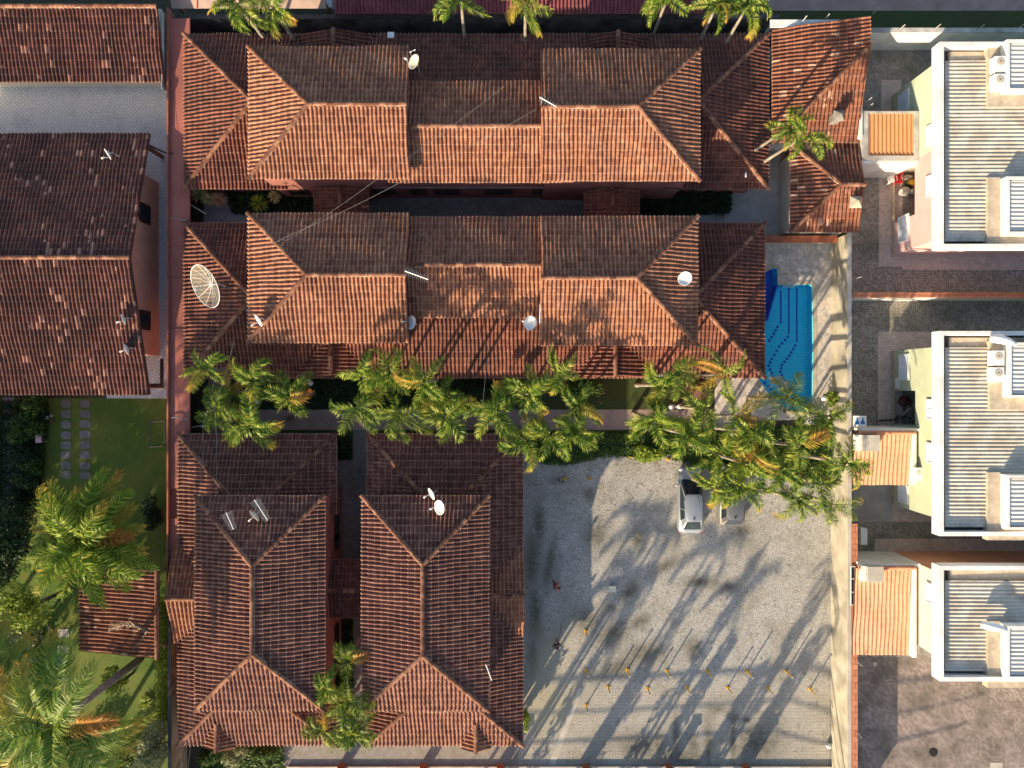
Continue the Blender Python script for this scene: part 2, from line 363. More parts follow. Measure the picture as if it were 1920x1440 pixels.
# ---------------------------------------------------------------- tiled roofs
PROF = [(0., -.15), (.07, .62), (.28, 1.), (.49, .62), (.56, -.15), (.78, -.32)]
face_id = [0]
rng = np.random.default_rng(5)
class Tiles:
    def __init__(s): s.v = []; s.f = []; s.uv = []; s.mi = []; s.n = 0; s.deck = MB()
    def face(s, pts, w=.245, c=.43, hum=.095, lift=.017, deck=True, prof=PROF):
        pts = [Vector(p) for p in pts]
        u = (pts[1]-pts[0]).normalized(); n = Vector((0,0,0))
        for i in range(len(pts)): n += pts[i].cross(pts[(i+1) % len(pts)])
        n.normalize()
        if n.z < 0: n = -n
        v = n.cross(u)
        if v.z < 0: u = -u; v = n.cross(u)
        o = pts[0]; P2 = [((p-o).dot(u), (p-o).dot(v)) for p in pts]
        umin = min(p[0] for p in P2); umax = max(p[0] for p in P2)
        us = []; ph = []; fr = []; cid = []
        j = 0
        while umin+j*w < umax:
            for f, h in prof:
                uu = umin+(j+f)*w
                if uu < umax-1e-4: us.append(uu); ph.append(h*hum); fr.append(j+f); cid.append(j)
            j += 1
        us.append(umax); ph.append(0.); fr.append((umax-umin)/w-1e-3); cid.append(j-1)
        us = np.array(us); ph = np.array(ph); fr = np.array(fr); cid = np.array(cid)
        lo = np.full(len(us), 1e9); hi = np.full(len(us), -1e9)
        for i in range(len(P2)):
            (a0, a1), (b0, b1) = P2[i], P2[(i+1) % len(P2)]
            mn, mx = min(a0, b0), max(a0, b0); k = (us >= mn-1e-6) & (us <= mx+1e-6)
            if abs(b0-a0) < 1e-6:
                lo[k] = np.minimum(lo[k], min(a1, b1)); hi[k] = np.maximum(hi[k], max(a1, b1)); continue
            vv = a1+(b1-a1)*(us-a0)/(b0-a0)
            lo[k] = np.minimum(lo[k], vv[k]); hi[k] = np.maximum(hi[k], vv[k])
        K = int(math.ceil(hi.max()/c))+1
        jit = rng.normal(0, .0045, (cid.max()+2, K+1))
        face_id[0] += 1; fo = face_id[0]*211
        ua, va, na, oa = (np.array(q) for q in (u, v, n, o))
        dsp = .03*rng.standard_normal(K+1)
        m = len(us); ph0, ph1, ph2 = rng.uniform(0, 6.28, 3)
        for k in range(-1, K):
            v0, v1 = k*c, (k+1)*c
            a = np.clip(v0, lo, hi); b = np.clip(v1, lo, hi)
            ok = (b-a) > 1e-5; seg = ok[:-1] | ok[1:]
            if not seg.any(): continue
            jj = jit[cid, max(k, 0)]
            ha = ph+jj+lift*(1-(a-v0)/c); hb = ph+jj+lift*(1-(b-v0)/c)
            wob = lambda q: (.022*np.sin(us*.9+q*1.3+ph0)+.016*np.sin(us*2.3-q*2.1+ph1), .018*np.sin(us*.6+q*.9+ph2)+.012*np.sin(us*1.9+q*1.7+ph0), .010*np.sin(us*3.1+ph1+q*.5))
            wa = wob(a); wb_ = wob(b)
            A = oa+np.outer(us+wa[0], ua)+np.outer(a+wa[2], va)+np.outer(ha+wa[1], na)
            B = oa+np.outer(us+wb_[0], ua)+np.outer(b+wb_[2], va)+np.outer(hb+wb_[1], na)
            D = oa+np.outer(us+wa[0], ua)+np.outer(a+wa[2], va)+np.outer(np.minimum(ph, 0)-.03, na)
            base = s.n; s.v += [A, B, A.copy(), D]; s.n += 4*m
            idx = np.nonzero(seg)[0]
            q = np.stack([base+idx, base+idx+1, base+m+idx+1, base+m+idx], 1)
            r = np.stack([base+2*m+idx+1, base+2*m+idx, base+3*m+idx, base+3*m+idx+1], 1)
            s.f += [q, r]
            fu = fr+fo
            f0, f1 = fu[idx], np.minimum(fu[idx+1], np.floor(fu[idx])+.999)
            va0 = np.clip((a/c), k, k+.999); vb0 = np.clip((b/c), k, k+.999)
            z = lambda x, y: np.stack([x, y], 1)
            s.uv.append(np.stack([z(f0, va0[idx]), z(f1, va0[idx+1]), z(f1, vb0[idx+1]), z(f0, vb0[idx])], 1).reshape(-1, 2)+np.array([0, 50.]))
            lowv = np.full(len(idx), k+.02)
            s.uv.append(np.stack([z(f1, lowv)]*4, 1).reshape(-1, 2)+np.array([0, 50.]))
        if deck: s.deck.slab([p-n*.07 for p in pts], .12)
        return s
    def build(s, name, mat, parent):
        v = np.concatenate(s.v); f = np.concatenate(s.f); uv = np.concatenate(s.uv)
        off = ORG[parent.name]; v = v-np.array(off)
        dv = np.array(s.deck.v) if s.deck.v else np.zeros((0, 3))
        nv = len(v)
        me = bpy.data.meshes.new(name)
        allv = np.concatenate([v, dv-np.array(off)]) if len(dv) else v
        df = s.deck.f
        me.vertices.add(len(allv)); me.vertices.foreach_set('co', allv.astype(np.float32).ravel())
        lt = [4]*len(f)+[len(q) for q in df]
        li = np.concatenate([f.ravel()]+[np.array(q)+nv for q in df]).astype(np.int32)
        me.loops.add(len(li)); me.loops.foreach_set('vertex_index', li)
        me.polygons.add(len(lt)); ls = np.concatenate([[0], np.cumsum(lt)[:-1]]).astype(np.int32)
        me.polygons.foreach_set('loop_start', ls); me.polygons.foreach_set('loop_total', np.array(lt, np.int32))
        me.update(calc_edges=True); me.validate()
        L = me.uv_layers.new(name='UVMap'); full = np.zeros((len(li), 2), np.float32); full[:len(uv)] = uv
        L.data.foreach_set('uv', full.ravel())
        me.materials.append(mat); me.materials.append(M['deck'])
        me.polygons.foreach_set('material_index', np.array([0]*len(f)+[1]*len(df), np.int32))
        sm = np.zeros(len(lt), bool); sm[:len(f)] = True; me.polygons.foreach_set('use_smooth', sm)
        o = bpy.data.objects.new(name, me); link(o); o.parent = parent; ORG[o.name] = off
        return o
rid = [0]
def ridge(parent, a, b, mat='ridge', r=.125, name='ridge_cap'):
    a = Vector(a); b = Vector(b)
    if a.z > b.z: a, b = b, a
    d = b-a; L = d.length; d.normalize(); side = d.cross(Vector((0,0,1))).normalized(); up = side.cross(d)
    mb = MB(); n = max(1, round(L/.38)); seg = L/n
    mb.cur = 1; mb.beam(a+up*.06, b+up*.06, r*1.9, .10); mb.cur = 0
    for i in range(n):
        rid[0] += 1; mb.uvc = (rid[0]+.37, rid[0]*.7)
        p0 = a+d*(i*seg-.02); p1 = a+d*((i+1)*seg+.03); vs = []
        r0 = r*random.uniform(1.02, 1.12); r1 = r*.86; jx = side*random.uniform(-.012, .012)
        for p, rr in ((p0, r0), (p1, r1)):
            for k in range(7):
                t = math.pi*k/6; vs.append(p+jx+side*math.cos(t)*rr+up*(.09+math.sin(t)*rr*.8))
        mb.add(vs, [(k, k+1, 8+k, 7+k) for k in range(6)]+[(6,5,4,3,2,1,0)])
    return mb.build(name, [M[mat], M['mortar']], parent, smooth=False)
def hip_roof(root, x0, x1, y0, y1, he, pitch=.33, axis='x', hips=(True, True), mat='tile', rm='ridge', name='roof', **kw):
    """whole hip or gable roof over a rectangle (world metres); hips for the low and the high end of its axis"""
    x0, x1 = min(x0, x1), max(x0, x1); y0, y1 = min(y0, y1), max(y0, y1)
    T = Tiles()
    if axis == 'x':
        ym = (y0+y1)/2; d = (y1-y0)/2; hr = he+d*pitch
        a = x0+(d if hips[0] else 0); b = x1-(d if hips[1] else 0)
        T.face([(x0,y0,he),(x1,y0,he),(b,ym,hr),(a,ym,hr)], **kw); T.face([(x0,y1,he),(x1,y1,he),(b,ym,hr),(a,ym,hr)], **kw)
        if hips[0]: T.face([(x0,y0,he),(x0,y1,he),(a,ym,hr)], **kw)
        if hips[1]: T.face([(x1,y0,he),(x1,y1,he),(b,ym,hr)], **kw)
        A = (a,ym,hr); B = (b,ym,hr)
        c0 = [(x0,y0,he),(x0,y1,he)]; c1 = [(x1,y0,he),(x1,y1,he)]
    else:
        xm = (x0+x1)/2; d = (x1-x0)/2; hr = he+d*pitch
        a = y0+(d if hips[0] else 0); b = y1-(d if hips[1] else 0)
        T.face([(x0,y0,he),(x0,y1,he),(xm,b,hr),(xm,a,hr)], **kw); T.face([(x1,y0,he),(x1,y1,he),(xm,b,hr),(xm,a,hr)], **kw)
        if hips[0]: T.face([(x0,y0,he),(x1,y0,he),(xm,a,hr)], **kw)
        if hips[1]: T.face([(x0,y1,he),(x1,y1,he),(xm,b,hr)], **kw)
        A = (xm,a,hr); B = (xm,b,hr)
        c0 = [(x0,y0,he),(x1,y0,he)]; c1 = [(x0,y1,he),(x1,y1,he)]
    rf = T.build(name, M[mat], root)
    ridge(rf, A, B, rm)
    if hips[0]: [ridge(rf, q, A, rm) for q in c0]
    if hips[1]: [ridge(rf, q, B, rm) for q in c1]
    return rf
def window(root, c, wdt, hgt, face, style='dark'):
    """window centred at c on a wall whose outward side is face ('s','n','e','w')"""
    c = Vector(c); n = {'s':(0,-1,0),'n':(0,1,0),'e':(1,0,0),'w':(-1,0,0)}[face]; n = Vector(n); t = Vector((-n.y, n.x, 0)); t = Vector((abs(t.x), abs(t.y), 0))
    fm, pm = (('dark_frame','glass') if style == 'dark' else ('white_paint','shutter'))
    mb = MB(); z = Vector((0,0,1)); f = .07
    for a, b in ((-1,-1),(1,1)):
        p = c+t*(a*wdt/2)+n*.045; mb.beam(p-z*hgt/2, p+z*hgt/2, f, .09)
        p = c+z*(a*(hgt/2-f/2))+n*.045; mb.beam(p-t*(wdt/2-f/2), p+t*(wdt/2-f/2), .086, f)
    mb.beam(c-z*(hgt/2-.05)+n*.04, c+z*(hgt/2-.05)+n*.04, f*.7, .07)
    fr = mb.build('window', M[fm], root)
    pb = MB(); pb.beam(c-t*(wdt/2-.03)+n*.02, c+t*(wdt/2-.03)+n*.02, .035, hgt-.08)
    if style != 'dark':
        for k in range(int(hgt/.12)): zz = -hgt/2+.1+k*.12; pb.beam(c-t*(wdt/2-.06)+n*.05+z*zz, c+t*(wdt/2-.06)+n*.05+z*zz, .03, .05)
    pb.build('pane', M[pm], fr); return fr
def box_wall(root, x0, y0, x1, y1, z0, z1, mat, name='wall'):
    return MB().box(x0, y0, z0, x1, y1, z1).build(name, M[mat], root)

PT = .33; HL = 2.9; HU = 5.8
# ---------------------------------------------------------------- the two long villas (rows of flats)
def villa_row(lab, A, Mid, B, low, ySouthGaps, dorm, dormside, group='long tiled apartment buildings'):
    cx = X((low[0]+low[1])/2, HL); cy = Y((low[2]+low[3])/2, HL)
    g = thing('apartment_building', lab, 'building', (cx, cy, 0), 0, group)
    XL, XR, YN, YS = X(low[0], HL), X(low[1], HL), Y(low[2], HL), Y(low[3], HL)
    d = (YN-YS)/2; ym = (YN+YS)/2; hr = HL+d*PT
    T = Tiles()
    T.face([(XL,YN,HL),(XR,YN,HL),(XR-d,ym,hr),(XL+d,ym,hr)])
    T.face([(XL,YN,HL),(XL,YS,HL),(XL+d,ym,hr)]); T.face([(XR,YN,HL),(XR,YS,HL),(XR-d,ym,hr)])
    if ySouthGaps is None: T.face([(XL,YS,HL),(XR,YS,HL),(XR-d,ym,hr),(XL+d,ym,hr)])
    else:
        xa, xb = X(ySouthGaps[0], HL), X(ySouthGaps[1], HL)
        xa2, xb2 = max(xa, XL+d), min(xb, XR-d)
        T.face([(XL,YS,HL),(xa,YS,HL),(xa2,ym,hr),(XL+d,ym,hr)]); T.face([(xb,YS,HL),(XR,YS,HL),(XR-d,ym,hr),(xb2,ym,hr)])
    rf = T.build('roof', M['tile_wet'], g)
    for q, r_ in (((XL,YN,HL),(XL+d,ym,hr)),((XL,YS,HL),(XL+d,ym,hr)),((XR,YN,HL),(XR-d,ym,hr)),((XR,YS,HL),(XR-d,ym,hr))): ridge(rf, q, r_)
    a = [X(A[0],HU), X(A[1],HU), Y(A[3],HU), Y(A[2],HU)]; b = [X(B[0],HU), X(B[1],HU), Y(B[3],HU), Y(B[2],HU)]
    m = [X(Mid[0],5.), X(Mid[1],5.), Y(Mid[3],5.), Y(Mid[2],5.)]
    hip_roof(g, *a, HU, PT, 'x', (True, False)); hip_roof(g, *b, HU, PT, 'x', (False, True))
    hip_roof(g, *m, 5.0, PT, 'x', (False, False))
    # dormer-like porch gables on the lower roof
    for dx0, dx1, py in dorm:
        yy = Y(py, HL)
        if dormside == 'n': hip_roof(g, X(dx0,HL), X(dx1,HL), ym, yy, HL+.06, .34, 'y', (False, False), mat='tile_wet', name='porch_roof')
        else: hip_roof(g, X(dx0,HL), X(dx1,HL), yy, ym, HL+.06, .34, 'y', (False, False), mat='tile_wet', name='porch_roof')
    # walls
    w = MB(); ins = .55; w.box(XL+ins, YS+ins, 0, XR-ins, YN-ins, HL+.05)
    w.build('wall', M['pink'], g)
    iu = .42
    for q, top, yy in ((a, HU, 1), (b, HU, 1), (m, 5.0, 1)):
        ww = MB(); x0, x1, y0, y1 = q; e0 = iu if q is a else (.3 if q is b else 1.0); e1 = iu if q is b else (.3 if q is a else 1.0)
        z0 = 0 if ySouthGaps else HL-.3
        ym_ = (y0+y1)/2; hz = top+(y1-y0)/2*PT
        ww.box(x0+e0, y0+iu, z0, x1-e1, y1-iu, top+.02)
        # gable triangles fill
        xs = [(x1-e1-.15, x1-e1)] if q is a else ([(x0+e0, x0+e0+.15)] if q is b else [])
        for xa_, xb_ in xs:
            ww.add([(xa_,y0+iu,top),(xa_,y1-iu,top),(xa_,ym_,hz-.25),(xb_,y0+iu,top),(xb_,y1-iu,top),(xb_,ym_,hz-.25)], [(0,2,1),(3,4,5),(0,3,5,2),(1,2,5,4)])
        ww.build('wall', M['pink'], g)
    return g, (XL, XR, YN, YS, ym, hr), a, b, m

g1, L1, a1, b1, m1 = villa_row('long brown-tiled apartment building nearest the top, beside the dark alley wall',
    (466,768,88,336), (728,1052,153,343), (1014,1312,93,340), (345,1441,64,355), (538,1247), [(556,708,68),(1082,1228,72)], 'n')
g2, L2, a2, b2, m2 = villa_row('long brown-tiled apartment building carrying the huge mesh dish, above the palm garden',
    (465,767,400,643), (728,1050,407,596), (1013,1308,406,648), (345,1434,418,709), None, [(552,704,704),(1074,1226,706)], 's')
ys1 = a1[2]+.42
for px, wd in ((722,1.3),(783,.9),(838,1.5),(935,1.7),(1013,.9),(1072,1.4)):
    window(g1, (X(px, 1.7)-0, ys1, 1.65), wd, .95, 's')
mb = MB(); mb.box(X(700,2.6), ys1-.03, 2.55, X(1250,2.6), ys1-.002, 2.62); mb.build('trim', M['white_old'], g1)
window(g1, (X(560,1.7), ys1, 1.6), 1.2, 1.0, 's')
ysr = L1[3]+.55
for px in (1300, 1350): window(g1, (X(px,1.7), ysr, 1.6), 1.3, 1.0, 's')
for px in (1270, 1330): window(g2, (X(px,1.7), L2[3]+.55, 1.6), 1.3, 1.0, 's')
# covered walkways between the two villas
def walkway(px0, px1, py0, py1, lab):
    h = 2.75; x0, x1, y0, y1 = X(px0,h), X(px1,h), Y(py1,h), Y(py0,h)
    g = thing('covered_walkway', lab, 'walkway roof', ((x0+x1)/2, (y0+y1)/2, 0), 0, 'covered walkways in the alley')
    hip_roof(g, x0, x1, y0, y1, h, .20, 'y', (False, False), mat='tile_red')
    for sx in (x0+.3, x1-.3):
        for sy in (y0+.25, y1-.3): MB().box(sx-.09, sy-.09, 0, sx+.09, sy+.09, h-.08).build('post', M['wood'], g)
walkway(588, 692, 344, 408, 'brown-tiled gabled walkway roof left of the dark courtyard, crossed by two thin cables')
walkway(1095, 1199, 347, 410, 'brown-tiled gabled walkway roof right of the dark courtyard, next to the dark shrub bed')

# ---------------------------------------------------------------- the two upright villas
def villa_col(lab, U, low, eastn, easts, sdorm):
    cx = X((low[0]+low[1])/2, HL); cy = Y((low[2]+low[3])/2, HL)
    g = thing('apartment_building', lab, 'building', (cx, cy, 0), 0, 'upright brown-tiled apartment buildings')
    XL, XR, YN, YS = X(low[0],HL), X(low[1],HL), Y(low[2],HL), Y(low[3],HL)
    d = (XR-XL)/2; xm = (XL+XR)/2; hr = HL+d*PT
    T = Tiles(); T.face([(XL,YN,HL),(XR,YN,HL),(xm,YN-d,hr)]); T.face([(XL,YS,HL),(XR,YS,HL),(xm,YS+d,hr)])
    T.face([(XL,YN,HL),(XL,YS,HL),(xm,YS+d,hr),(xm,YN-d,hr)])
    if eastn is None: T.face([(XR,YN,HL),(XR,YS,HL),(xm,YS+d,hr),(xm,YN-d,hr)])
    else:
        yn, ysx = Y(eastn,HL), Y(easts,HL)
        T.face([(XR,YN,HL),(XR,yn,HL),(xm,min(yn, YN-d),hr),(xm,YN-d,hr)]); T.face([(XR,ysx,HL),(XR,YS,HL),(xm,YS+d,hr),(xm,max(ysx, YS+d),hr)])
    rf = T.build('roof', M['tile_brown'], g)
    for q, r_ in (((XL,YN,HL),(xm,YN-d,hr)),((XR,YN,HL),(xm,YN-d,hr)),((XL,YS,HL),(xm,YS+d,hr)),((XR,YS,HL),(xm,YS+d,hr))): ridge(rf, q, r_)
    u = [X(U[0],HU), X(U[1],HU), Y(U[3],HU), Y(U[2],HU)]
    hip_roof(g, *u, HU, PT, 'y', (True, True), mat='tile_brown')
    ins = .55; MB().box(XL+ins, YS+ins, 0, XR-ins-(0 if eastn is None else .25), YN-ins, HL+.05).build('wall', M['pink'], g)
    iu = .42; MB().box(u[0]+iu, u[2]+iu, 0 if eastn else HL-.3, u[1]-iu, u[3]-iu, HU+.02).build('wall', M['pink'], g)
    hip_roof(g, X(sdorm[0],HL), X(sdorm[1],HL), YS-.16, YS+1.6, HL+.05, .5, 'y', (False, False), name='porch_roof')
    return g, (XL, XR, YN, YS), u
g3, L3, u3 = villa_col('left upright brown-tiled apartment building touching the terracotta strip, with two aerials and a cream dish',
    (366,610,929,1332), (334,632,813,1397), 965, 1300, (385,440))
g4, L4, u4 = villa_col('right upright brown-tiled apartment building beside the gravel car park, two white dishes on it',
    (678,917,929,1333), (688,981,813,1398), None, None, (865,921))
# side porch gables
hip_roof(g3, X(327,HL), X(395,HL), Y(1204,HL), Y(1022,HL), HL+.04, .33, 'x', (False, False), name='porch_roof')
hip_roof(g4, X(905,HL), X(983,HL), Y(1190,HL), Y(1024,HL), HL+.05, .33, 'x', (False, False), name='porch_roof')
xw3 = u3[1]-.42
for py, wd in ((990,1.6),(1015,.9),(1190,1.3),(1240,1.0)): window(g3, (xw3, Y(py,1.6), 1.6), wd, 1.0, 'e')
window(g3, (L3[0]+.55, Y(1300,1.6), 1.5), 1.2, 1.0, 'w')
for py in (880,1000,1230): window(g4, (L4[1]-.55, Y(py,1.6), 1.6), 1.3, 1.0, 'e')
cw = thing('connecting_roof', 'dark brown mossy roof spanning the narrow gap between the two upright buildings', 'roof', (X(643,3), Y(1102,3), 0))
hip_roof(cw, X(606,3.), X(681,3.), Y(1157,3.), Y(1048,3.), 3.0, .27, 'x', (False, False), mat='tile_old')
for px in (612, 674):
    for py in (1056, 1148): q = P(px, py, 3.0); MB().box(q.x-.08, q.y-.08, 0, q.x+.08, q.y+.08, 2.95).build('post', M['pink'], cw)

# ---------------------------------------------------------------- gatehouse roofs at the upper right
K28 = HC/FP
def W(tx, ty, h): return (tx*K28, -ty*K28, h)       # offsets from the picture centre in ground pixels
gh = thing('gatehouse', 'red-brown tiled corner house with a grey pyramid chimney cap, against the white corner wall', 'building', W(535,-520,0))
T = Tiles(); hz = 2.9+151*K28*.30
T.face([W(457,-624,2.9), W(457,-424,2.9), W(608,-575,hz), W(608,-624,hz)]); T.face([W(457,-424,2.9), W(608,-424,2.9), W(608,-575,hz)])
rf = T.build('roof', M['tile_red'], gh); ridge(rf, W(457,-424,2.9), W(608,-575,hz), 'ridge')
MB().prism([W(470,-612,0), W(604,-612,0), W(604,-438,0), W(470,-438,0)][::-1], 0, 2.9).build('wall', M['white'], gh)
MB().box(*W(606,-615,0)[:2], 0, *W(611,-430,0)[:2], 3.3).build('wall', M['white'], gh)
def chimney(root, tx, ty, h, mat, s=.42):
    x, y, _ = W(tx, ty, 0); mb = MB(); mb.box(x-s*.7, y-s*.7, 2.5, x+s*.7, y+s*.7, h)
    ch = mb.build('chimney', M[mat], root)
    c = MB(); c.add([(x-s,y-s,h+.12),(x+s,y-s,h+.12),(x+s,y+s,h+.12),(x-s,y+s,h+.12),(x,y,h+.5)], [(3,2,1,0),(0,1,4),(1,2,4),(2,3,4),(3,0,4)])
    c.build('chimney_cap', M[mat], ch)
chimney(gh, 559, -459, 4.0, 'concrete_dark', .33)
gs = thing('pool_house', 'small red-brown hipped house just above the pool terrace, with a cream chimney cap', 'building', W(550,-346,0))
T = Tiles(); hz = 2.8+79*K28*.30
T.face([W(490,-423,2.8), W(611,-423,2.8), W(611,-345,hz), W(569,-345,hz)]); T.face([W(490,-267,2.8), W(611,-267,2.8), W(611,-345,hz), W(569,-345,hz)])
T.face([W(490,-423,2.8), W(490,-267,2.8), W(569,-345,hz)])
rf = T.build('roof', M['tile_red'], gs)
ridge(rf, W(490,-423,2.8), W(569,-345,hz)); ridge(rf, W(490,-267,2.8), W(569,-345,hz)); ridge(rf, W(569,-345,hz), W(611,-345,hz))
MB().prism([W(500,-413,0), W(605,-413,0), W(605,-277,0), W(500,-277,0)][::-1], 0, 2.85).build('wall', M['concrete_light'], gs)
chimney(gs, 594, -314, 3.6, 'beige_wall', .36)

# ---------------------------------------------------------------- neighbours on the left
n1 = thing('neighbour_house', 'patchy red-brown lean-to roof at the top left corner, above the pale patterned courtyard', 'house', P(150, 80, 0))
T = Tiles(); T.face([W(-1060,-531,2.9), W(-612,-531,2.9), W(-612,-650,3.85), W(-1060,-650,3.85)], c=.42)
rf = T.build('roof', M['tile_old'], n1)
MB().prism([W(-1055,-660,0), W(-618,-660,0), W(-618,-557,0), W(-1055,-557,0)][::-1], 0, 2.9).build('wall', M['cream'], n1)
ridge(rf, W(-1060,-650,3.85), W(-612,-650,3.85), 'ridge')
n2 = thing('neighbour_house', 'big dark house with scattered pale tiles and a salmon side wall with two windows', 'house', P(130, 500, 0))
XE = -638*K28; rf = hip_roof(n2, -1075*K28, XE, -19*K28, 441*K28, 2.9, .28, 'x', (False, False), mat='tile_old', c=.42)
xw = -662*K28; y0, y1 = 53*K28, 377*K28; ymid = 211*K28
wv = [(xw,y0,0),(xw,y1,0),(xw,y1,2.9+(441*K28-y1)*.28-.15),(xw,ymid,5.0),(xw,y0,2.9+(y0+19*K28)*.28-.15)]
xw2 = -1070*K28; wv += [(xw2,)+q[1:] for q in wv]
mb = MB(); mb.add(wv, [(0,1,2,3,4),(9,8,7,6,5),(0,5,6,1),(1,6,7,2),(2,7,8,3),(3,8,9,4),(4,9,5,0)]); mb.build('wall', M['salmon'], n2)
for py in (400, 600):
    h = 1.9; yy = (720-py)*K28*(1-h/HC)
    fr = MB(); fr.box(xw-.02, yy-.62, 1.15, xw+.05, yy+.62, 2.45); fr.tube([(xw+.02, yy-.6+1.2*k/8, 2.45+.18*math.sin(math.pi*k/8)) for k in range(9)], .06)
    wf = fr.build('window', M['dark_frame'], n2)
    MB().box(xw+.04, yy-.38, 1.3, xw+.065, yy+.38, 2.35).build('pane', M['glass'], wf)
for ty in (-425, 5):
    for tx in (-655, -840): q = W(tx, ty, 0); MB().box(q[0]-.1, q[1]-.1, 0, q[0]+.1, q[1]+.1, 2.9).build('post', M['wood'], n2)
mb = MB(); mb.beam(W(-648,-425,2.55), W(-610,-408,2.55), .12, .15); mb.beam(W(-610,-408,2.55), W(-600,-408,2.55), .12, .15); mb.build('beam', M['pipe'], n2)
mb = MB(); mb.box(*W(-655,-1,0)[:2], 2.3, *W(-624,5,0)[:2], 2.42); mb.box(*W(-626,5,0)[:2], 2.3, *W(-621,-45,0)[:2], 2.42); mb.build('beam', M['dark_frame'], n2)
n3 = thing('garden_shed', 'small open garden roof of pinkish tiles beside the hedge, a dead frond lying on it', 'shed', W(-690, 398, 0))
T = Tiles(); T.face([W(-768,321,2.5), W(-768,474,2.5), W(-612,474,3.75), W(-612,321,3.75)], w=.25, c=.40)
rf = T.build('roof', M['tile_old2'] if 'tile_old2' in M else M['tile_red'], n3); ridge(rf, W(-612,321,3.78), W(-612,474,3.78), 'ridge', .11)
for tx in (-760, -620):
    for ty in (330, 466): q = W(tx, ty, 0); MB().box(q[0]-.09, q[1]-.09, 0, q[0]+.09, q[1]+.09, 2.45).build('post', M['wood'], n3)

# ---------------------------------------------------------------- the ground and its surfaces
def holed(name, outer, holes, z, mat, kind='structure'):
    loops = [[Vector((p[0], p[1], z)) for p in outer]]+[[Vector((p[0], p[1], z)) for p in h] for h in holes]
    tris = tessellate_polygon(loops); vs = [v for l in loops for v in l]
    fs = []
    for a, b, c in tris:
        n = (vs[b]-vs[a]).cross(vs[c]-vs[a]); fs.append((a,b,c) if n.z > 0 else (a,c,b))
    mb = MB(); mb.add(vs, fs); o = mb.build(name, M[mat]); o['kind'] = kind; return o
def sheet(name, poly, lvl, mat, kind='structure'):
    """flat sheet; poly in photo pixels at ground height"""
    return holed(name, [(X(a), Y(b)) for a, b in poly], [], .004*lvl, mat, kind)
def rect(x0, y0, x1, y1): return [(x0,y0),(x1,y0),(x1,y1),(x0,y1)]
POOL = [(1457,503),(1458,534),(1519,534),(1523,538),(1524,650),(1523,757),(1512,769),(1495,772),(1475,767),(1455,752),(1438,735),(1425,715),(1418,690),(1416,640),(1430,612),(1425,600),(1415,560),(1425,515),(1450,503)]
hole = [(X(a), Y(b)) for a, b in POOL]
big = [(-400,-400),(400,-400),(400,400),(-400,400)]
holed('ground', big, [hole], 0.0, 'soil')
holed('pool_terrace', [(X(a), Y(b)) for a, b in rect(1340,425,1562,905)], [hole], .008, 'crazy')
# parking lot: a fine grid so wear and stains can be stored on it
gx = np.linspace(X(972), X(1562), 240); gy = np.linspace(Y(1475), Y(818), 270)
GX, GY = np.meshgrid(gx, gy); pxx = GX/K28+960; pyy = 720-GY/K28
def blob(cx, cy, rx, ry, ang=0):
    a = R(ang); dx = pxx-cx; dy = pyy-cy; u = dx*math.cos(a)+dy*math.sin(a); v = -dx*math.sin(a)+dy*math.cos(a)
    return np.exp(-((u/rx)**2+(v/ry)**2))
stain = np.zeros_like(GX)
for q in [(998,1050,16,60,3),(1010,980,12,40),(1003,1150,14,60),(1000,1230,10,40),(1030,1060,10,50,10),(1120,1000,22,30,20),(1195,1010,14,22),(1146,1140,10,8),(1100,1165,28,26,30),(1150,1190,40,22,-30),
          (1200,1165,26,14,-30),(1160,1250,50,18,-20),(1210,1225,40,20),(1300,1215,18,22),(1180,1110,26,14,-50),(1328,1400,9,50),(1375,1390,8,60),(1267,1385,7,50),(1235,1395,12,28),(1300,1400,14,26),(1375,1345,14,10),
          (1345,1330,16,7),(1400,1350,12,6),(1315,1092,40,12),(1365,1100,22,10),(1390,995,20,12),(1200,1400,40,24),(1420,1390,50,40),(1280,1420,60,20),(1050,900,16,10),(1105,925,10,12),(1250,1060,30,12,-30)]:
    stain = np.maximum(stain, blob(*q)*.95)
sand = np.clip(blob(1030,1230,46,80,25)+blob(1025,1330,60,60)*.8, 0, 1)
pav = np.clip((pyy-1275)/30, 0, 1)*np.clip(1-blob(1330,1400,110,45)*1.1, 0, 1)
me = bpy.data.meshes.new('gravel_parking'); nx, ny = len(gx), len(gy)
co = np.stack([GX.ravel(), GY.ravel(), np.full(GX.size, .004)], 1)
ii, jj = np.meshgrid(np.arange(nx-1), np.arange(ny-1)); b0 = (jj*nx+ii).ravel()
me.from_pydata(co.tolist(), [], np.stack([b0, b0+1, b0+nx+1, b0+nx], 1).tolist())
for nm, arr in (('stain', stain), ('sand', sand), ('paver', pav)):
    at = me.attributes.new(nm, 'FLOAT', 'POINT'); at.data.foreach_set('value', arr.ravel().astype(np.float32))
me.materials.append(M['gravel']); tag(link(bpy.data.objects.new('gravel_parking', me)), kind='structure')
sheet('kerb_strip', [(1012,1475),(1026,1475),(1093,1290),(1084,1290)], 3, 'concrete_light')
sheet('pavement', rect(530,1392,972,1475), 1, 'paver_path')
sheet('courtyard', rect(-60,140,318,330), 1, 'tilefloor'); sheet('courtyard', rect(200,330,318,747), 1, 'tilefloor')
sheet('lawn', rect(-80,747,318,1500), 1, 'lawn')
sheet('side_path', rect(6,745,26,1075), 2, 'concrete')
sheet('side_strip', rect(318,1085,340,1475), 1, 'ochre')
sheet('alley', rect(382,335,1478,432), 1, 'concrete'); sheet('alley', rect(1376,262,1478,335), 1, 'concrete')
sheet('alley_path', rect(1462,270,1486,452), 2, 'concrete_brown')
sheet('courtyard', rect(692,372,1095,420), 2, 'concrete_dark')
sheet('garden_lawn', rect(390,690,1372,768), 1, 'lawn_dark')
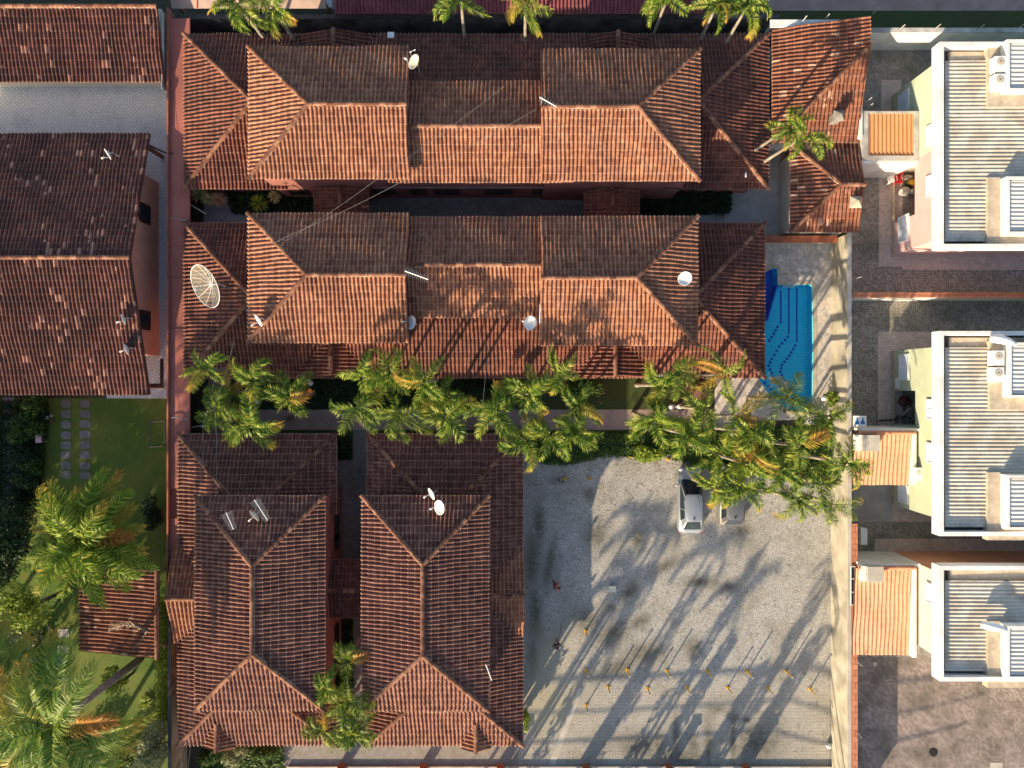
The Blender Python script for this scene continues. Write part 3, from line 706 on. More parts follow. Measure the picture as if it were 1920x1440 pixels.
sheet('garden_path', rect(480,768,1340,806), 2, 'concrete_brown')
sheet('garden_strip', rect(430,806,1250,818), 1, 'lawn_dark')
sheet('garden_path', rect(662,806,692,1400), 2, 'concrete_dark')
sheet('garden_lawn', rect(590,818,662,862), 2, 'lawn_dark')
sheet('garden_path', rect(610,862,662,1160), 3, 'concrete_dark')
sheet('garden_path', rect(390,690,432,860), 3, 'concrete_brown')
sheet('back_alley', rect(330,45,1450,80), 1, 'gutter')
sheet('planting_bed', [(1255,806),(1345,806),(1400,790),(1562,785),(1562,890),(1480,900),(1400,882),(1330,872),(1255,858)], 3, 'soil')
sheet('yard', rect(1596,62,2300,1520), 1, 'paver')
sheet('yard', rect(1640,1232,2300,1520), 2, 'paver_yard'); sheet('yard', rect(1600,1232,1640,1520), 2, 'paver_yard')
for r_ in (rect(1652,150,1690,215), rect(1648,330,1692,500), rect(1692,455,2300,506), rect(1646,622,1690,800), rect(1690,622,2300,655), rect(1640,1010,2300,1040), rect(1600,905,1672,978), rect(1672,945,2300,978)):
    sheet('yard_paving', r_, 3, 'paver_pink' if r_[0] != (1600,905) else 'concrete')
sheet('street_pavement', rect(1440,-60,2300,20), 1, 'concrete_brown'); sheet('grass_verge', rect(1440,20,2300,62), 1, 'lawn_dark')
sheet('north_yard', rect(330,-60,640,14), 1, 'tilefloor')
for k, (px, py, s) in enumerate([(1732+18,1410,9)]):
    q = P(px, py); mb = MB(); mb.lathe([(0,.03),(.26,.03),(.30,.012)], q, 20); tag(mb.build('manhole_cover', M['black']), 'round dark manhole cover in the wide paved yard at the lower right', 'manhole cover')
mb = MB(); q = P(1868,1438); mb.box(q.x-.4,q.y-.3,.01,q.x+.4,q.y+.3,.03); tag(mb.build('inspection_cover', M['concrete_light']), 'pale square concrete cover at the bottom edge of the paved yard', 'cover')
for px, py, lb in ((1622,541,'small white drain cover just left of the orange-capped dividing wall, above it'),(1626,592,'small white drain cover just below the orange-capped dividing wall'),(1643,630,'small white drain cover at the corner of the pink paving'),(1640,1245,'small white drain cover below the lowest orange carport roof'),(1621,1006,'small white drain cover in the dark pavers above the long white wall')):
    q = P(px, py); mb = MB(); mb.box(q.x-.13,q.y-.13,.012,q.x+.13,q.y+.13,.04); mb.box(q.x-.07,q.y-.07,.04,q.x+.07,q.y+.07,.05); tag(mb.build('drain_cover', M['white_old']), lb, 'drain cover')

# pool basin with real depth
pr = thing('swimming_pool', 'kidney-ended blue swimming pool with dark tile dots, partly under the eave of the middle building', 'pool', P(1480, 640, 0))
n = len(hole); zb = -.85
mb = MB(); mb.add([(a,b,.006) for a,b in hole]+[(a,b,zb) for a,b in hole], [(i,(i+1)%n,n+(i+1)%n,n+i) for i in range(n)])
def simple(name, t_, c1, c2):
    m, t, b = new_mat(name); co = coords(t); br = N(t, 'TexBrick', i_Scale=t_); t.links.new(co, br.inputs['Vector'])
    for k, q in (('Color1', c1), ('Color2', c2), ('Mortar', tuple(x*.72 for x in c1))): br.inputs[k].default_value = q+(1,)
    br.offset = 0; br.inputs['Brick Width'].default_value = .5; br.inputs['Row Height'].default_value = .5; br.inputs['Mortar Size'].default_value = .015
    t.links.new(br.outputs[0], b.inputs['Base Color']); b.inputs['Roughness'].default_value = .3; return m
M['pool_tile'] = simple('pool_tile', 2.5, (.03,.79,.98), (.07,.84,1.0)); M['pool_dark'] = simple('deep_pool_tile', 2.5, (.012,.10,.55), (.016,.13,.62))
mb.build('basin_wall', M['pool_tile'], pr)
deep = [(1457,503),(1458,534),(1440,600),(1425,600),(1415,560),(1425,515),(1450,503)]
fl = MB(); t1 = [(X(a),Y(b),zb) for a,b in POOL[1:15]]+[(X(1440),Y(600),zb)]
fl.add(t1, [tuple(range(len(t1)))[::-1]]); fl.build('basin_floor', M['pool_tile'], pr)
fd = MB(); t2 = [(X(a),Y(b),zb+.02) for a,b in deep]; fd.add(t2, [tuple(range(len(t2)))[::-1]])
bb = MB(); bb.beam((X(1459),Y(533),-.46),(X(1440),Y(600),-.46),.08,.76); fd.build('basin_floor', M['pool_dark'], pr); bb.build('dividing_wall', M['pool_dark'], pr)
dots = MB(); hz = -.842
def dot(px, py, s=.085): q = P(px, py, -.84); dots.add([(q.x-s,q.y-s,hz),(q.x+s,q.y-s,hz),(q.x+s,q.y+s,hz),(q.x-s,q.y+s,hz)], [(0,1,2,3)])
def path_dots(pts):
    for a, b in zip(pts[:-1], pts[1:]):
        L = math.hypot(b[0]-a[0], b[1]-a[1]); k = max(1, round(L/8.2))
        for i in range(k): dot(a[0]+(b[0]-a[0])*i/k, a[1]+(b[1]-a[1])*i/k)
path_dots([(1458,613),(1447,632),(1438,645)]); path_dots([(1477,631),(1461,650),(1447,673),(1441,686),(1444,693),(1453,712),(1468,728),(1478,738)])
path_dots([(1491,648),(1480,667),(1466,684),(1463,697),(1468,709),(1476,719),(1484,722)]); path_dots([(1434,718),(1446,730),(1458,742),(1470,744)])
path_dots([(1522,560),(1522,640),(1522,700)])
for px, y0, y1 in ((1464,545,607),(1479,540,626),(1494,540,642)):
    a = P(px, y0, -.84); b = P(px, y1, -.84); dots.add([(a.x-.055,b.y,hz),(a.x+.055,b.y,hz),(a.x+.055,a.y,hz),(a.x-.055,a.y,hz)], [(0,1,2,3)])
dots.build('tile_pattern', M['pool_dark'], pr)
m, t, b = new_mat('pool_water'); t.nodes.remove(b)
tr = N(t, 'BsdfTransparent'); tr.inputs[0].default_value = (.93,.99,1,1); gl = N(t, 'BsdfGlossy', i_Roughness=.03)
fz = N(t, 'Fresnel', i_IOR=1.33); mx = N(t, 'MixShader'); co = coords(t)
bm = N(t, 'Bump', i_Strength=.8, i_Distance=.08); t.links.new(noise(t, co, 4., 4), bm.inputs['Height']); t.links.new(bm.outputs[0], gl.inputs['Normal']); t.links.new(bm.outputs[0], fz.inputs['Normal'])
t.links.new(fz.outputs[0], mx.inputs[0]); t.links.new(tr.outputs[0], mx.inputs[1]); t.links.new(gl.outputs[0], mx.inputs[2]); t.links.new(mx.outputs[0], t.nodes['Material Output'].inputs[0])
M['water'] = m
wm = holed('water', hole, [], -.10, 'water'); wm['kind'] = 'structure'
cp = MB(); hp = [Vector((a,b,0)) for a,b in hole]; cen = sum(hp, Vector())/n
outp = []
for i in range(n):
    e1 = (hp[i]-hp[i-1]).normalized(); e2 = (hp[(i+1)%n]-hp[i]).normalized(); nn = Vector((-(e1+e2).y, (e1+e2).x, 0)).normalized()
    outp.append(nn)
area = sum(hp[i].x*hp[(i+1)%n].y-hp[(i+1)%n].x*hp[i].y for i in range(n)); sg = -1 if area > 0 else 1
ov = [hp[i]+outp[i]*sg*.28 for i in range(n)]
cp.add([(p.x,p.y,.03) for p in hp]+[(p.x,p.y,.03) for p in ov]+[(p.x,p.y,0) for p in ov], [(i,(i+1)%n,n+(i+1)%n,n+i) for i in range(n)]+[(n+i,n+(i+1)%n,2*n+(i+1)%n,2*n+i) for i in range(n)])
cp.build('coping', M['beige_wall'], pr)
ld = thing('pool_ladder', 'steel pool ladder with two curved handles at the upper edge of the pool', 'pool ladder', P(1474, 532, 0))
for px in (1468, 1488):
    q = P(px, 527, 0); MB().tube([q+Vector((0,.45,0)), q+Vector((0,.45,.6)), q+Vector((0,.2,.8)), q+Vector((0,-.2,.75)), q+Vector((0,-.32,.3)), q+Vector((0,-.32,-.9))], .03).build('handrail', M['metal'], ld)
a = P(1468,527,-.3); MB().box(a.x,a.y-.42,-.35,a.x+.72,a.y-.26,-.31).build('step', M['white_paint'], ld)

# ---------------------------------------------------------------- boundary walls
def wall(lab, x0, y0, x1, y1, h, mat, cap=None, capw=.10, group=None, name='boundary_wall', caph=.06):
    cx, cy = (x0+x1)/2*K28, -(y0+y1)/2*K28
    g = thing(name, lab, 'wall', (cx, cy, 0), 0, group)
    MB().box(x0*K28, -y1*K28, 0, x1*K28, -y0*K28, h).build('wall_face', M[mat], g)
    if cap: MB().box(x0*K28-capw, -y1*K28-capw, h+.001, x1*K28+capw, -y0*K28+capw, h+caph).build('cap', M[cap], g)
    return g
wall('long beige wall between the car park and the paved yards of the right-hand houses', 598, -268, 603, 850, 2.35, 'beige_wall', 'concrete_light', .04)
wall('orange-capped low wall strip running down beside the long beige wall at the right', 606, 250, 611, 850, 2.5, 'white_old', 'orange_cap', .07)
wall('white dividing wall with orange tile cap between the pink and the green house', 611, -162, 1200, -156, 2.15, 'white', 'orange_cap', .06)
wall('tall white wall closing the top of the paved yard behind the flat-roofed house', 612, -632, 1200, -626, 2.4, 'white', 'white_old', .04)
wall('white corner wall with spikes along the top of the corner house', 455, -634, 612, -627, 3.1, 'white_old', 'white', .12)
wall('brick-red capped low wall at the upper edge of the pool terrace', 440, -268, 592, -263, 1.0, 'beige_wall', 'red_cap', .14)
wall('grimy grey wall of the dark alley along the top of the picture', -640, -664, 480, -657, 1.9, 'grey_wall', 'gutter', .03)
wall('dark red edge wall running down beside the terracotta strip on the left', -609, -664, -606.2, 375, 2.75, 'pink', 'red_cap', .005)
wall('dark-topped ochre wall between the hedge and the left upright building, lower left', -614, 375, -609, 850, 2.2, 'ochre', 'gutter', .02)
wall('low grey garden wall at the far left beside the shrubs', -985, 30, -975, 420, 1.6, 'grey_wall', None)
wall('low pale street wall along the bottom of the picture with brick pillars', -420, 716, 600, 721, .12, 'beige_wall', 'concrete_light', .03)
for px, lb in ((642,'under the palm clump'),(795,'below the right upright building'),(938,'at the corner by the gravel'),(1098,'where the pale kerb strip ends'),(1252,'in the dark stained part of the car park'),(1396,'below the long dark streaks')):
    q = P(px, 1440, 0); g = thing('gate_pillar', 'square brick pillar at the bottom edge, '+lb, 'pillar', (q.x, q.y+.05, 0), 0, 'brick pillars of the street wall')
    MB().box(q.x-.22,q.y-.2,0,q.x+.22,q.y+.3,1.25).build('shaft', M['red_cap'], g); MB().box(q.x-.27,q.y-.25,1.25,q.x+.27,q.y+.35,1.32).build('cap', M['wood'], g)
# terracotta slab over the side passage
sl_ = thing('passage_roof', 'long narrow flat terracotta-painted slab between the left courtyard and the villas', 'roof slab', (-588*K28, 0, 0))
sg_ = [(-664,-200,2.62),(-200,-105,2.56),(-105,195,2.60),(195,262,2.52),(262,375,2.60)]
for a0, a1_, hh in [(-648,-190,2.60),(-190,-98,2.55),(-98,185,2.60),(185,238,2.40),(238,357,2.60)]:
    MB().box(-605.9*K28, -a1_*K28+.004, hh-.14, -571*K28, -a0*K28-.004, hh).build('slab', M['terracotta_slab'], sl_)
for yy in (-600,-400,-250,-60,120,300): MB().box(-574*K28,-yy*K28-.1,0,-572*K28+.04,-yy*K28+.1,2.36).build('post', M['pink'], sl_)
for py in (410, 783):
    pp = MB(); q = P(322, py, 2.72); e = P(352, py+2, 2.72); pp.tube([q, q.lerp(e,.4)+Vector((0,.08,0)), q.lerp(e,.6)-Vector((0,.04,0)), e], .035); pp.ball(e, .08)
    tag(pp.build('pipe', M['wire']), 'thin pale pipe crossing the terracotta strip '+('level with the upper alley' if py == 410 else 'level with the palm garden'), 'pipe')
for py0 in (383, 802):
    bm_ = MB(); bm_.beam(P(356, py0, 1.9), P(386, py0+(18 if py0 == 383 else -5), 1.9), .07, .07); tag(bm_.build('beam', M['concrete_light']), 'slanting pale beam over the dark pit beside the terracotta strip, '+('in the upper alley' if py0 == 383 else 'left of the palm garden'), 'beam')

# spikes and sensors on walls
def fence_posts(pts, h, lab, hh=.75, lean=(0,0)):
    for k, (px, py, l2) in enumerate(pts):
        q = P(px, py, h); mb = MB(); mb.tube([q, q+Vector((lean[0], lean[1], hh))], .022, 5)
        for i in range(5): mb.ball(q+Vector((lean[0], lean[1], hh))*(1)*((i+1)/5)+Vector((0,0,0)) if False else q+Vector((lean[0]*(i+1)/5, lean[1]*(i+1)/5, hh*(i+1)/5)), .04, 6, 4)
        tag(mb.build('fence_rod', M['white_old']), lab+', '+l2, 'fence rod', 'electric fence rods on the walls')
fence_posts([(1503,42,'leftmost, above the corner house'),(1545,38,'middle, above the corner house'),(1636,26,'at the white tip of the corner wall')], 3.2, 'white fence rod on the white corner wall')
fence_posts([(1684,58,'left of the flat roof'),(1750,57,'above the corner of the flat roof'),(1830,58,'above the flat roof'),(1905,56,'at the right edge')], 2.45, 'thin white fence rod on the tall white wall')
fence_posts([(1623,192,'upper of two by the orange canopy'),(1625,203,'lower of two by the orange canopy'),(1605,400,'near the small pool house'),(1605,522,'near the dividing wall'),(1601,938,'beside the tiled carport'),(1606,1240,'below the tiled carport'),(1605,1372,'in the yard corner')], 2.45, 'thin white fence rod on the right boundary wall')

# ---------------------------------------------------------------- flat-roofed houses on the right
def corr(root, x0, y0, x1, y1, z, mat, pitch=.225, amp=.024, axis='x', slope=.0, name='roof_sheet'):
    """corrugated sheet; ridges run along axis"""
    mb = MB(); vs = []; 
    L = (y1-y0) if axis == 'x' else (x1-x0); n = max(2, int(round(L/pitch)))*8
    for i in range(n+1):
        s = i/n*L; hgt = z+amp*math.sin(2*math.pi*i/8)
        if axis == 'x': vs += [(x0,y0+s,hgt),(x1,y0+s,hgt+slope)]
        else: vs += [(x0+s,y0,hgt),(x0+s,y1,hgt+slope)]
    fs = [(2*i,2*i+1,2*i+3,2*i+2) if axis == 'x' else (2*i,2*i+2,2*i+3,2*i+1) for i in range(n)]
    mb.add(vs, fs); return mb.build(name, M[mat], root, smooth=True)
def flat_house(lab, ytop, ybot, wn, ws, walls, boxes, east=1150):
    """ytop/ybot parapet edge offsets; walls list of (y0,y1,mat)"""
    g = thing('flat_roofed_house', lab, 'house', ((760)*K28, -(ytop+ybot)/2*K28, 0), 0, 'flat-roofed houses on the right')
    xo = 686*K28; xi = 693.5*K28; xe = east*K28; zb, zt = 6.02, 6.8; yt, yb = -ytop*K28, -ybot*K28; th = .24
    mb = MB(); mb.box(xo, yb, zb, xo+th, yt, zt); mb.box(xo+th, yt-th, zb, xe, yt, zt); mb.box(xo+th, yb, zb, xe, yb+th, zt)
    mb.box(xo+th, yb+th, zb, xe, yt-th, zb+.12); mb.build('parapet', M['white'], g)
    MB().box(xo+th+.001, yb+th+.001, zb+.121, xe-.01, yt-th-.001, zb+.14).build('gutter', M['gutter'], g)
    corr(g, xo+.52, yb+.45, xe-.1, yt-.93, 6.45, 'fibre', slope=.2)
    st = MB(); st.box(xo+.85, yt-.93, zb+.14, xe-.1, yt-.35, 6.33); st.build('ledge', M['stone_strip'], g)
    xw = 712*K28
    for a, b_, mat, z0, z1, dx in walls:
        MB().box(xw+dx, -b_*K28, z0, xe-.4, -a*K28, z1).build('wall', M[mat], g)
    for (x0, y0, x1, y1) in boxes:
        bx0, by0, bx1, by1 = x0*K28, -y1*K28, x1*K28, -y0*K28; zt2 = 7.15; t_ = .16
        k = MB(); k.box(bx0,by0,6.16,bx0+t_,by1,zt2); k.box(bx0+t_,by1-t_,6.16,bx1,by1,zt2); k.box(bx0+t_,by0,6.16,bx1,by0+t_,zt2); k.box(bx0+t_,by0+t_,6.16,bx1,by1-t_,6.9)
        rb = k.build('roof_box', M['white'], g)
        corr(rb, bx0+t_+.05, by0+t_+.05, bx1-.05, by1-t_-.05, 7.04, 'fibre_light', pitch=.24, name='box_sheet')
        le = MB(); le.box(bx0-.75,by0-.7,6.16,bx0-.002,by1+.1,6.62); le.box(bx0,by0-.7,6.16,bx1,by0-.002,6.62); le.build('ledge', M['stone_strip'], g)
    return g
Z2 = 6.02
h1 = flat_house('upper flat-roofed house with pale green and pink side wall, at the top right', -549, -218, 0, 0,
    [(-540,-396,'pale_green',2.7,Z2,0),(-540,-484,'green_wall',0,2.7,0),(-484,-396,'cream',0,2.7,0),(-396,-242,'pale_pink',2.7,Z2,0),(-300,-242,'pale_pink',0,2.7,0),(-396,-300,'pale_pink',0,2.7,1.5)],
    [(787,-548,1150,-466),(787,-330,1150,-238)])
h2 = flat_house('middle flat-roofed house with a light green side wall, right of the palm clump', -85, 244, 0, 0,
    [(-62,225,'green_wall',2.75,Z2,0),(-62,12,'green_wall',0,2.75,0),(12,75,'green_wall',0,2.75,1.5),(75,225,'green_wall',0,2.75,0)],
    [(790,-66,1150,22),(787,145,1150,232)])
h3 = flat_house('lower flat-roofed house with cream side wall and salmon back wall, bottom right', 292, 477, 0, 0,
    [(315,458,'cream',0,Z2,0)], [(787,385,1150,470)])
MB().box(713*K28, -314.8*K28, 0, 1140*K28, -314.8*K28+.05, 5.9).build('back_wall', M['salmon'], h3)
xw = 712*K28
def wpx(g, py0, py1, z0, z1, n_=2, style='white'):
    zc = (z0+z1)/2; f = (1-zc/HC); y0 = (720-py0)*K28*f; y1 = (720-py1)*K28*f
    window(g, (xw, (y0+y1)/2, zc), abs(y1-y0), z1-z0, 'w', style)
wpx(h1, 173, 212, .9, 2.1); wpx(h1, 405, 452, .9, 2.1); wpx(h2, 665, 712, 1.0, 2.1); wpx(h2, 910, 942, .9, 2.0)
for g, ys in ((h1, (250, 345)), (h2, (768, 850)), (h3, (1115,))):
    for py in ys: wpx(g, py-18, py+18, 4.0, 5.3)
for g, a, b_ in ((h1,-540,-244),(h2,-62,225),(h3,316,458)):
    MB().box(xw-.035, -b_*K28, 0, xw-.002, -a*K28, .35).build('plinth', M['stone_strip'], g)
# carports
def carport(lab, y0, y1, kind, slab=None, x1=711, tall=3.2, group='carports'):
    g = thing('carport', lab, 'carport roof', (660*K28, -(y0+y1)/2*K28, 0))
    X0, X1, Y0, Y1 = 613*K28, x1*K28, -y1*K28, -y0*K28
    if kind == 'metal':
        k = MB(); k.box(X0-.05,Y0-.1,2.9,X1,Y0+.22,tall); k.box(X0-.05,Y1-.12,2.9,X1,Y1,tall); k.box(X1-.3,Y0+.22,2.9,X1,Y1-.12,tall); k.box(X0-.05,Y0+.22,2.9,X0+.35,Y1-.12,tall)
        k.build('fascia', M['white_old'], g); corr(g, X0+.36, Y0+.25, X1-.32, Y1-.14, 3.12, 'orange_metal', pitch=.26, amp=.03, axis='y')
        MB().box(X0-.1, Y0-.22, 0, X1, Y0-.101, tall-.02).build('wall', M['white'], g)
    else:
        hz_ = 3.15
        T = Tiles(); T.face([(X0-.4,Y0,2.75),(X1-.25,Y0,2.75),(X1-.05,Y1-.15,hz_+.35),(X0-.1,Y1-.15,hz_+.35)][:2]+[(X1-.25,Y1-.15,hz_),(X0-.4,Y1-.15,hz_)], w=.26, c=.42, hum=.042)
        T.build('roof', M['tile_new'], g); ridge(g, (X0-.3,Y1-.1,hz_+.05), (X1-.1,Y1-.1,hz_+.05), 'ridge_new', .12)
        k = MB(); k.box(X1-.24,Y0,2.6,X1-.001,Y1,3.25); k.build('fascia', M['white'], g)
        MB().box(X0-.1, Y1, 0, X1+.3, Y1+.15, 3.25).build('wall', M['white'], g)
        if slab:
            sx0, sy0, sx1, sy1 = slab; h = 3.7
            s_ = MB(); s_.box(X(sx0,h), Y(sy1,h), 2.9, X(sx1,h), Y(sy0,h), h); s_.build('concrete_hatch', M['concrete_light'], g)
            s2 = MB(); s2.box(X(sx0,h)-.25, Y(sy1,h), 2.9, X(sx0,h)-.02, Y(sy0,h), 3.5); s2.build('side_strip', M['white'], g)
    for px in (X0+.1, X1-.5):
        MB().box(px-.08, Y0+.2, 0, px+.08, Y0+.36, 2.7).build('post', M['white'], g)
    return g
carport('orange corrugated metal canopy with a pale frame, beside the corner house', -477, -393, 'metal')
carport('small new orange tiled carport roof with a concrete hatch, beside the palm clump', 82, 178, 'tile', (1619,816,1650,846), 706)
carport('larger new orange tiled carport roof with a concrete hatch, lowest on the right', 318, 478, 'tile', (1627,1063,1657,1092), 706)
# AC units on roofs
def ac_unit(lab, px, py, h, rz=0):
    q = P(px, py, h); g = thing('air_conditioner', lab, 'air conditioner', q, rz, 'white air-conditioner units')
    b_ = bpy.data.objects.new('casing', MB().box(-.3,-.42,0,.3,.42,.55).mesh('casing', M['white_paint'])); link(b_); b_.parent = g; ORG[b_.name] = Vector()
    f_ = MB(); f_.lathe([(.0,.57),(.06,.57),(.22,.562),(.24,.551)], (.0,.12,0), 18)
    for k in range(6): t_ = math.pi*k/6; f_.beam((-.2*math.cos(t_),.12-.2*math.sin(t_),.565),(.2*math.cos(t_),.12+.2*math.sin(t_),.565),.012,.01)
    o = bpy.data.objects.new('fan_grille', f_.mesh('fan_grille', M['fibre'])); link(o); o.parent = g
    return g
ac_unit('white air-conditioner on the upper flat roof, upper of the pair in the shade', 1864, 127, 6.55); ac_unit('white air-conditioner on the upper flat roof, lower of the pair in the shade', 1863, 160, 6.55)
ac_unit('white air-conditioner on the middle flat roof, upper of the sunlit pair', 1861, 672, 6.55); ac_unit('white air-conditioner on the middle flat roof, lower of the sunlit pair', 1860, 703, 6.55)
tk = MB(); q = P(1700,0,0)
for px, py, lb in ((1862,1172,'curled pale flue lying on the lowest flat roof'),(1878,640,'short pale curved duct beside the air-conditioners of the middle flat roof')):
    q = P(px, py, 6.7); mb = MB(); mb.tube([q+Vector((-.9,.15,.35)), q+Vector((-.5,.1,.5)), q+Vector((0,0,.45)), q+Vector((.6,-.2,.3))], [.2,.26,.22,.12], 12); tag(mb.build('duct', M['white_paint'], None, True), lb, 'duct')
q = P(1737,888,3.2); g_ = thing('air_conditioner', 'white air-conditioner hung on the green side wall of the middle flat-roofed house', 'air conditioner', q, 0, 'white air-conditioner units')
MB().box(xw-.42,q.y-.4,2.95,xw-.01,q.y+.4,3.5).build('casing', M['white_paint'], g_); MB().lathe([(.02,3.515),(.15,3.515),(.16,3.50)], (xw-.22,q.y+.1,0), 14).build('fan_grille', M['fibre'], g_)
# outdoor bits near the right houses
def chair(lab, px, py, mat, rz, group='plastic chairs'):
    g = thing('plastic_chair', lab, 'chair', P(px, py, 0.01), R(rz))
    def ch(nm, mb, mt): o = bpy.data.objects.new(nm, mb.mesh(nm, M[mt])); link(o); o.parent = g; return o
    ch('seat', MB().box(-.24,-.22,.42,.24,.24,.46), mat)
    b_ = MB(); 
    for i in range(5): b_.beam((-.19+.095*i,-.24,.46),(-.2+.1*i,-.36,.86),.06,.03)
    b_.beam((-.24,-.37,.86),(.24,-.37,.86),.07,.05); ch('backrest', b_, mat)
    for sx in (-.22,.22):
        ch('armrest', MB().tube([(sx*1.15,-.28,.66),(sx*1.2,.1,.66),(sx*1.2,.22,.6),(sx*1.1,.26,.42)], .03), mat)
        for sy in (-.24,.24): ch('leg', MB().beam((sx,sy*.9,.42),(sx*1.25,sy*1.15,0),.05), mat)
    return g
chair('white plastic chair in the shaded recess, left of the red one', 1664, 339, 'white_paint', 200)
chair('red plastic chair in the shaded recess of the pink house', 1677, 340, 'red_plastic', 190)
def junk(nm, lab, cat, px, py, s, mat, sh=1.0):
    q = P(px, py, 0); mb = MB(); r_ = random.Random(int(px*7+py))
    mb.ball(q+Vector((0,0,s*.6)), (s*1.0, s*.8*sh, s*.6), 14, 9)
    mb.v = [(a+r_.uniform(-1,1)*s*.13, b_+r_.uniform(-1,1)*s*.13, max(.02, c+r_.uniform(-1,1)*s*.13)) for a, b_, c in mb.v]
    tag(mb.build(nm, M[mat], None, True), lab, cat)
junk('cloth_bundle', 'pale cloth bundle on the floor of the recess of the pink house', 'bundle', 1692, 361, .38, 'white_old'); junk('laundry_basket', 'yellow heap beside the wall in the recess of the pink house', 'basket', 1706, 344, .3, 'yellow')
junk('storage_box', 'grey box with a dark hole by the wall of the pink house', 'box', 1709, 361, .28, 'metal'); junk('dark_bag', 'dark bag between the yellow heap and the pale bundle', 'bag', 1700, 352, .25, 'black')
junk('folded_parasol', 'pale folded things leaning at the back of the recess', 'parasol', 1697, 334, .36, 'white_old', .5)
def bicycle(lab, px, py, rz, mat):
    g = thing('bicycle', lab, 'bicycle', P(px, py, 0.012), R(rz), 'bicycles by the green house')
    def ch(nm, mb, mt, par=g): o = bpy.data.objects.new(nm, mb.mesh(nm, M[mt])); link(o); o.parent = par; return o
    for sx in (-.52,.52):
        wmb = MB(); wmb.tube([(sx+.32*math.cos(t_*math.pi/10),0,.34+.32*math.sin(t_*math.pi/10)) for t_ in range(21)], .022, 6, False)
        for k in range(8): wmb.tube([(sx,0,.34),(sx+.31*math.cos(k*math.pi/4),0,.34+.31*math.sin(k*math.pi/4))], .005, 4)
        ch('wheel', wmb, 'black')
    f_ = MB(); 
    for a, b_ in (((-.52,0,.34),(-.15,0,.32)),((-.15,0,.32),(-.28,0,.82)),((-.52,0,.34),(-.24,0,.68)),((-.24,0,.68),(.33,0,.74)),((-.15,0,.32),(.35,0,.68)),((.30,0,.9),(.52,0,.34))): f_.tube([a,b_], .02, 6)
    ch('frame', f_, mat); ch('handlebar', MB().tube([(.28,-.28,.98),(.3,-.1,.95),(.3,.1,.95),(.28,.28,.98)], .016, 6), 'metal'); ch('saddle', MB().ball((-.3,0,.87), (.14,.08,.04)), 'black')
bicycle('dark bicycle leaning by the white wall of the tiled carport, left one', 1665, 786, 8, 'darkwire'); bicycle('pink-framed bicycle in the recess of the green house', 1688, 772, 55, 'pale_pink'); bicycle('silver bicycle close to the green wall', 1700, 785, -15, 'metal')
junk('covered_heap', 'maroon covered heap above the bicycles at the green house', 'heap', 1692, 752, .42, 'pipe')
wm_ = thing('utility_sink', 'white box sink on a small stand by the green wall', 'sink', P(1672, 718, 0)); q = P(1672,718,0)
MB().box(q.x-.05,q.y-.35,.5,q.x+.75,q.y+.35,.95).build('basin', M['white_paint'], wm_); MB().box(q.x+.2,q.y-.2,0,q.x+.5,q.y+.2,.5).build('stand', M['white_old'], wm_); MB().tube([q+Vector((-.1,.3,.3)), q+Vector((-.1,-.3,.3)), q+Vector((1.3,-.45,.6))], .035).build('pipe', M['green_wall'], wm_)
sgn = thing('notice_board', 'white board with two blue figure symbols, standing at the corner above the tiled carport', 'sign', P(1612,790,2.6)); q = P(1612, 790, 2.6)
MB().box(q.x-.42,q.y-.35,2.58,q.x+.42,q.y+.35,2.62).build('board', M['white_paint'], sgn)
M['sign_blue'] = paint_mat('sign_blue', (.03,.18,.45), .5)
for s_ in (-.18,.18):
    k = MB(); k.lathe([(0,2.636),(.06,2.636),(.06,2.62)], (q.x+s_,q.y+.17,0), 12); k.prism([(q.x+s_-.14,q.y-.18),(q.x+s_+.14,q.y-.18),(q.x+s_+.12,q.y-.02),(q.x+s_+.03,q.y+.11),(q.x+s_-.03,q.y+.11),(q.x+s_-.12,q.y-.02)], 2.62, 2.632); k.build('symbol', M['sign_blue'], sgn)
MB().beam((q.x,q.y,0),(q.x,q.y,2.58),.06).build('post', M['metal'], sgn)
wf = thing('window_frame', 'white three-pane window frame standing against the wall beside the lowest carport', 'window frame', P(1599,1098,0)); a = P(1598,1062,2.6)
k = MB(); x_ = a.x; 
for py in (1062,1085,1110,1134): y_ = Y(py,2.6); k.beam((x_-.1,y_,2.62),(x_+.16,y_,2.62),.05)
k.beam((x_-.1,Y(1062,2.6),2.62),(x_-.1,Y(1134,2.6),2.62),.05); k.beam((x_+.16,Y(1062,2.6),2.62),(x_+.16,Y(1134,2.6),2.62),.05); k.build('frame', M['white_paint'], wf)
MB().box(x_-.1,Y(1134,2.6),2.59,x_+.16,Y(1062,2.6),2.60).build('pane', M['glass'], wf)
tag(MB().box(X(1600),Y(1015),.3,X(1612),Y(985),1.0).build('storage_box', M['white_paint']), 'white oblong box on the dark pavers, left end above the long white wall', 'box')

# ---------------------------------------------------------------- neighbours across the top
n4 = thing('neighbour_house', 'grey-walled house with a long purple-red tiled roof edge at the very top, behind the palms', 'house', P(970,0,0))
T = Tiles(); T.face([W(-312,-653,2.8), W(338,-653,2.8), W(338,-800,4.2), W(-312,-800,4.2)]); T.build('roof', M['tile_purple'], n4)
MB().prism([W(-318,-663,0), W(330,-663,0), W(330,-800,0), W(-318,-800,0)][:4], 0, 2.72).build('wall', M['grey_wall'], n4)
n5 = thing('neighbour_roof', 'brown lean-to slab roof at the top left, behind the first palm crowns', 'roof', P(400,25,0))
MB().slab([W(-605,-668,2.4), W(-330,-668,2.4), W(-330,-688,2.8), W(-605,-688,2.8)], .1).build('roof', M['concrete_brown'], n5)
for tx in (-560,-500,-440): MB().beam(W(tx,-668,2.46), W(tx+6,-688,2.86), .05, .05).build('roof_batten', M['red_cap'], n5)
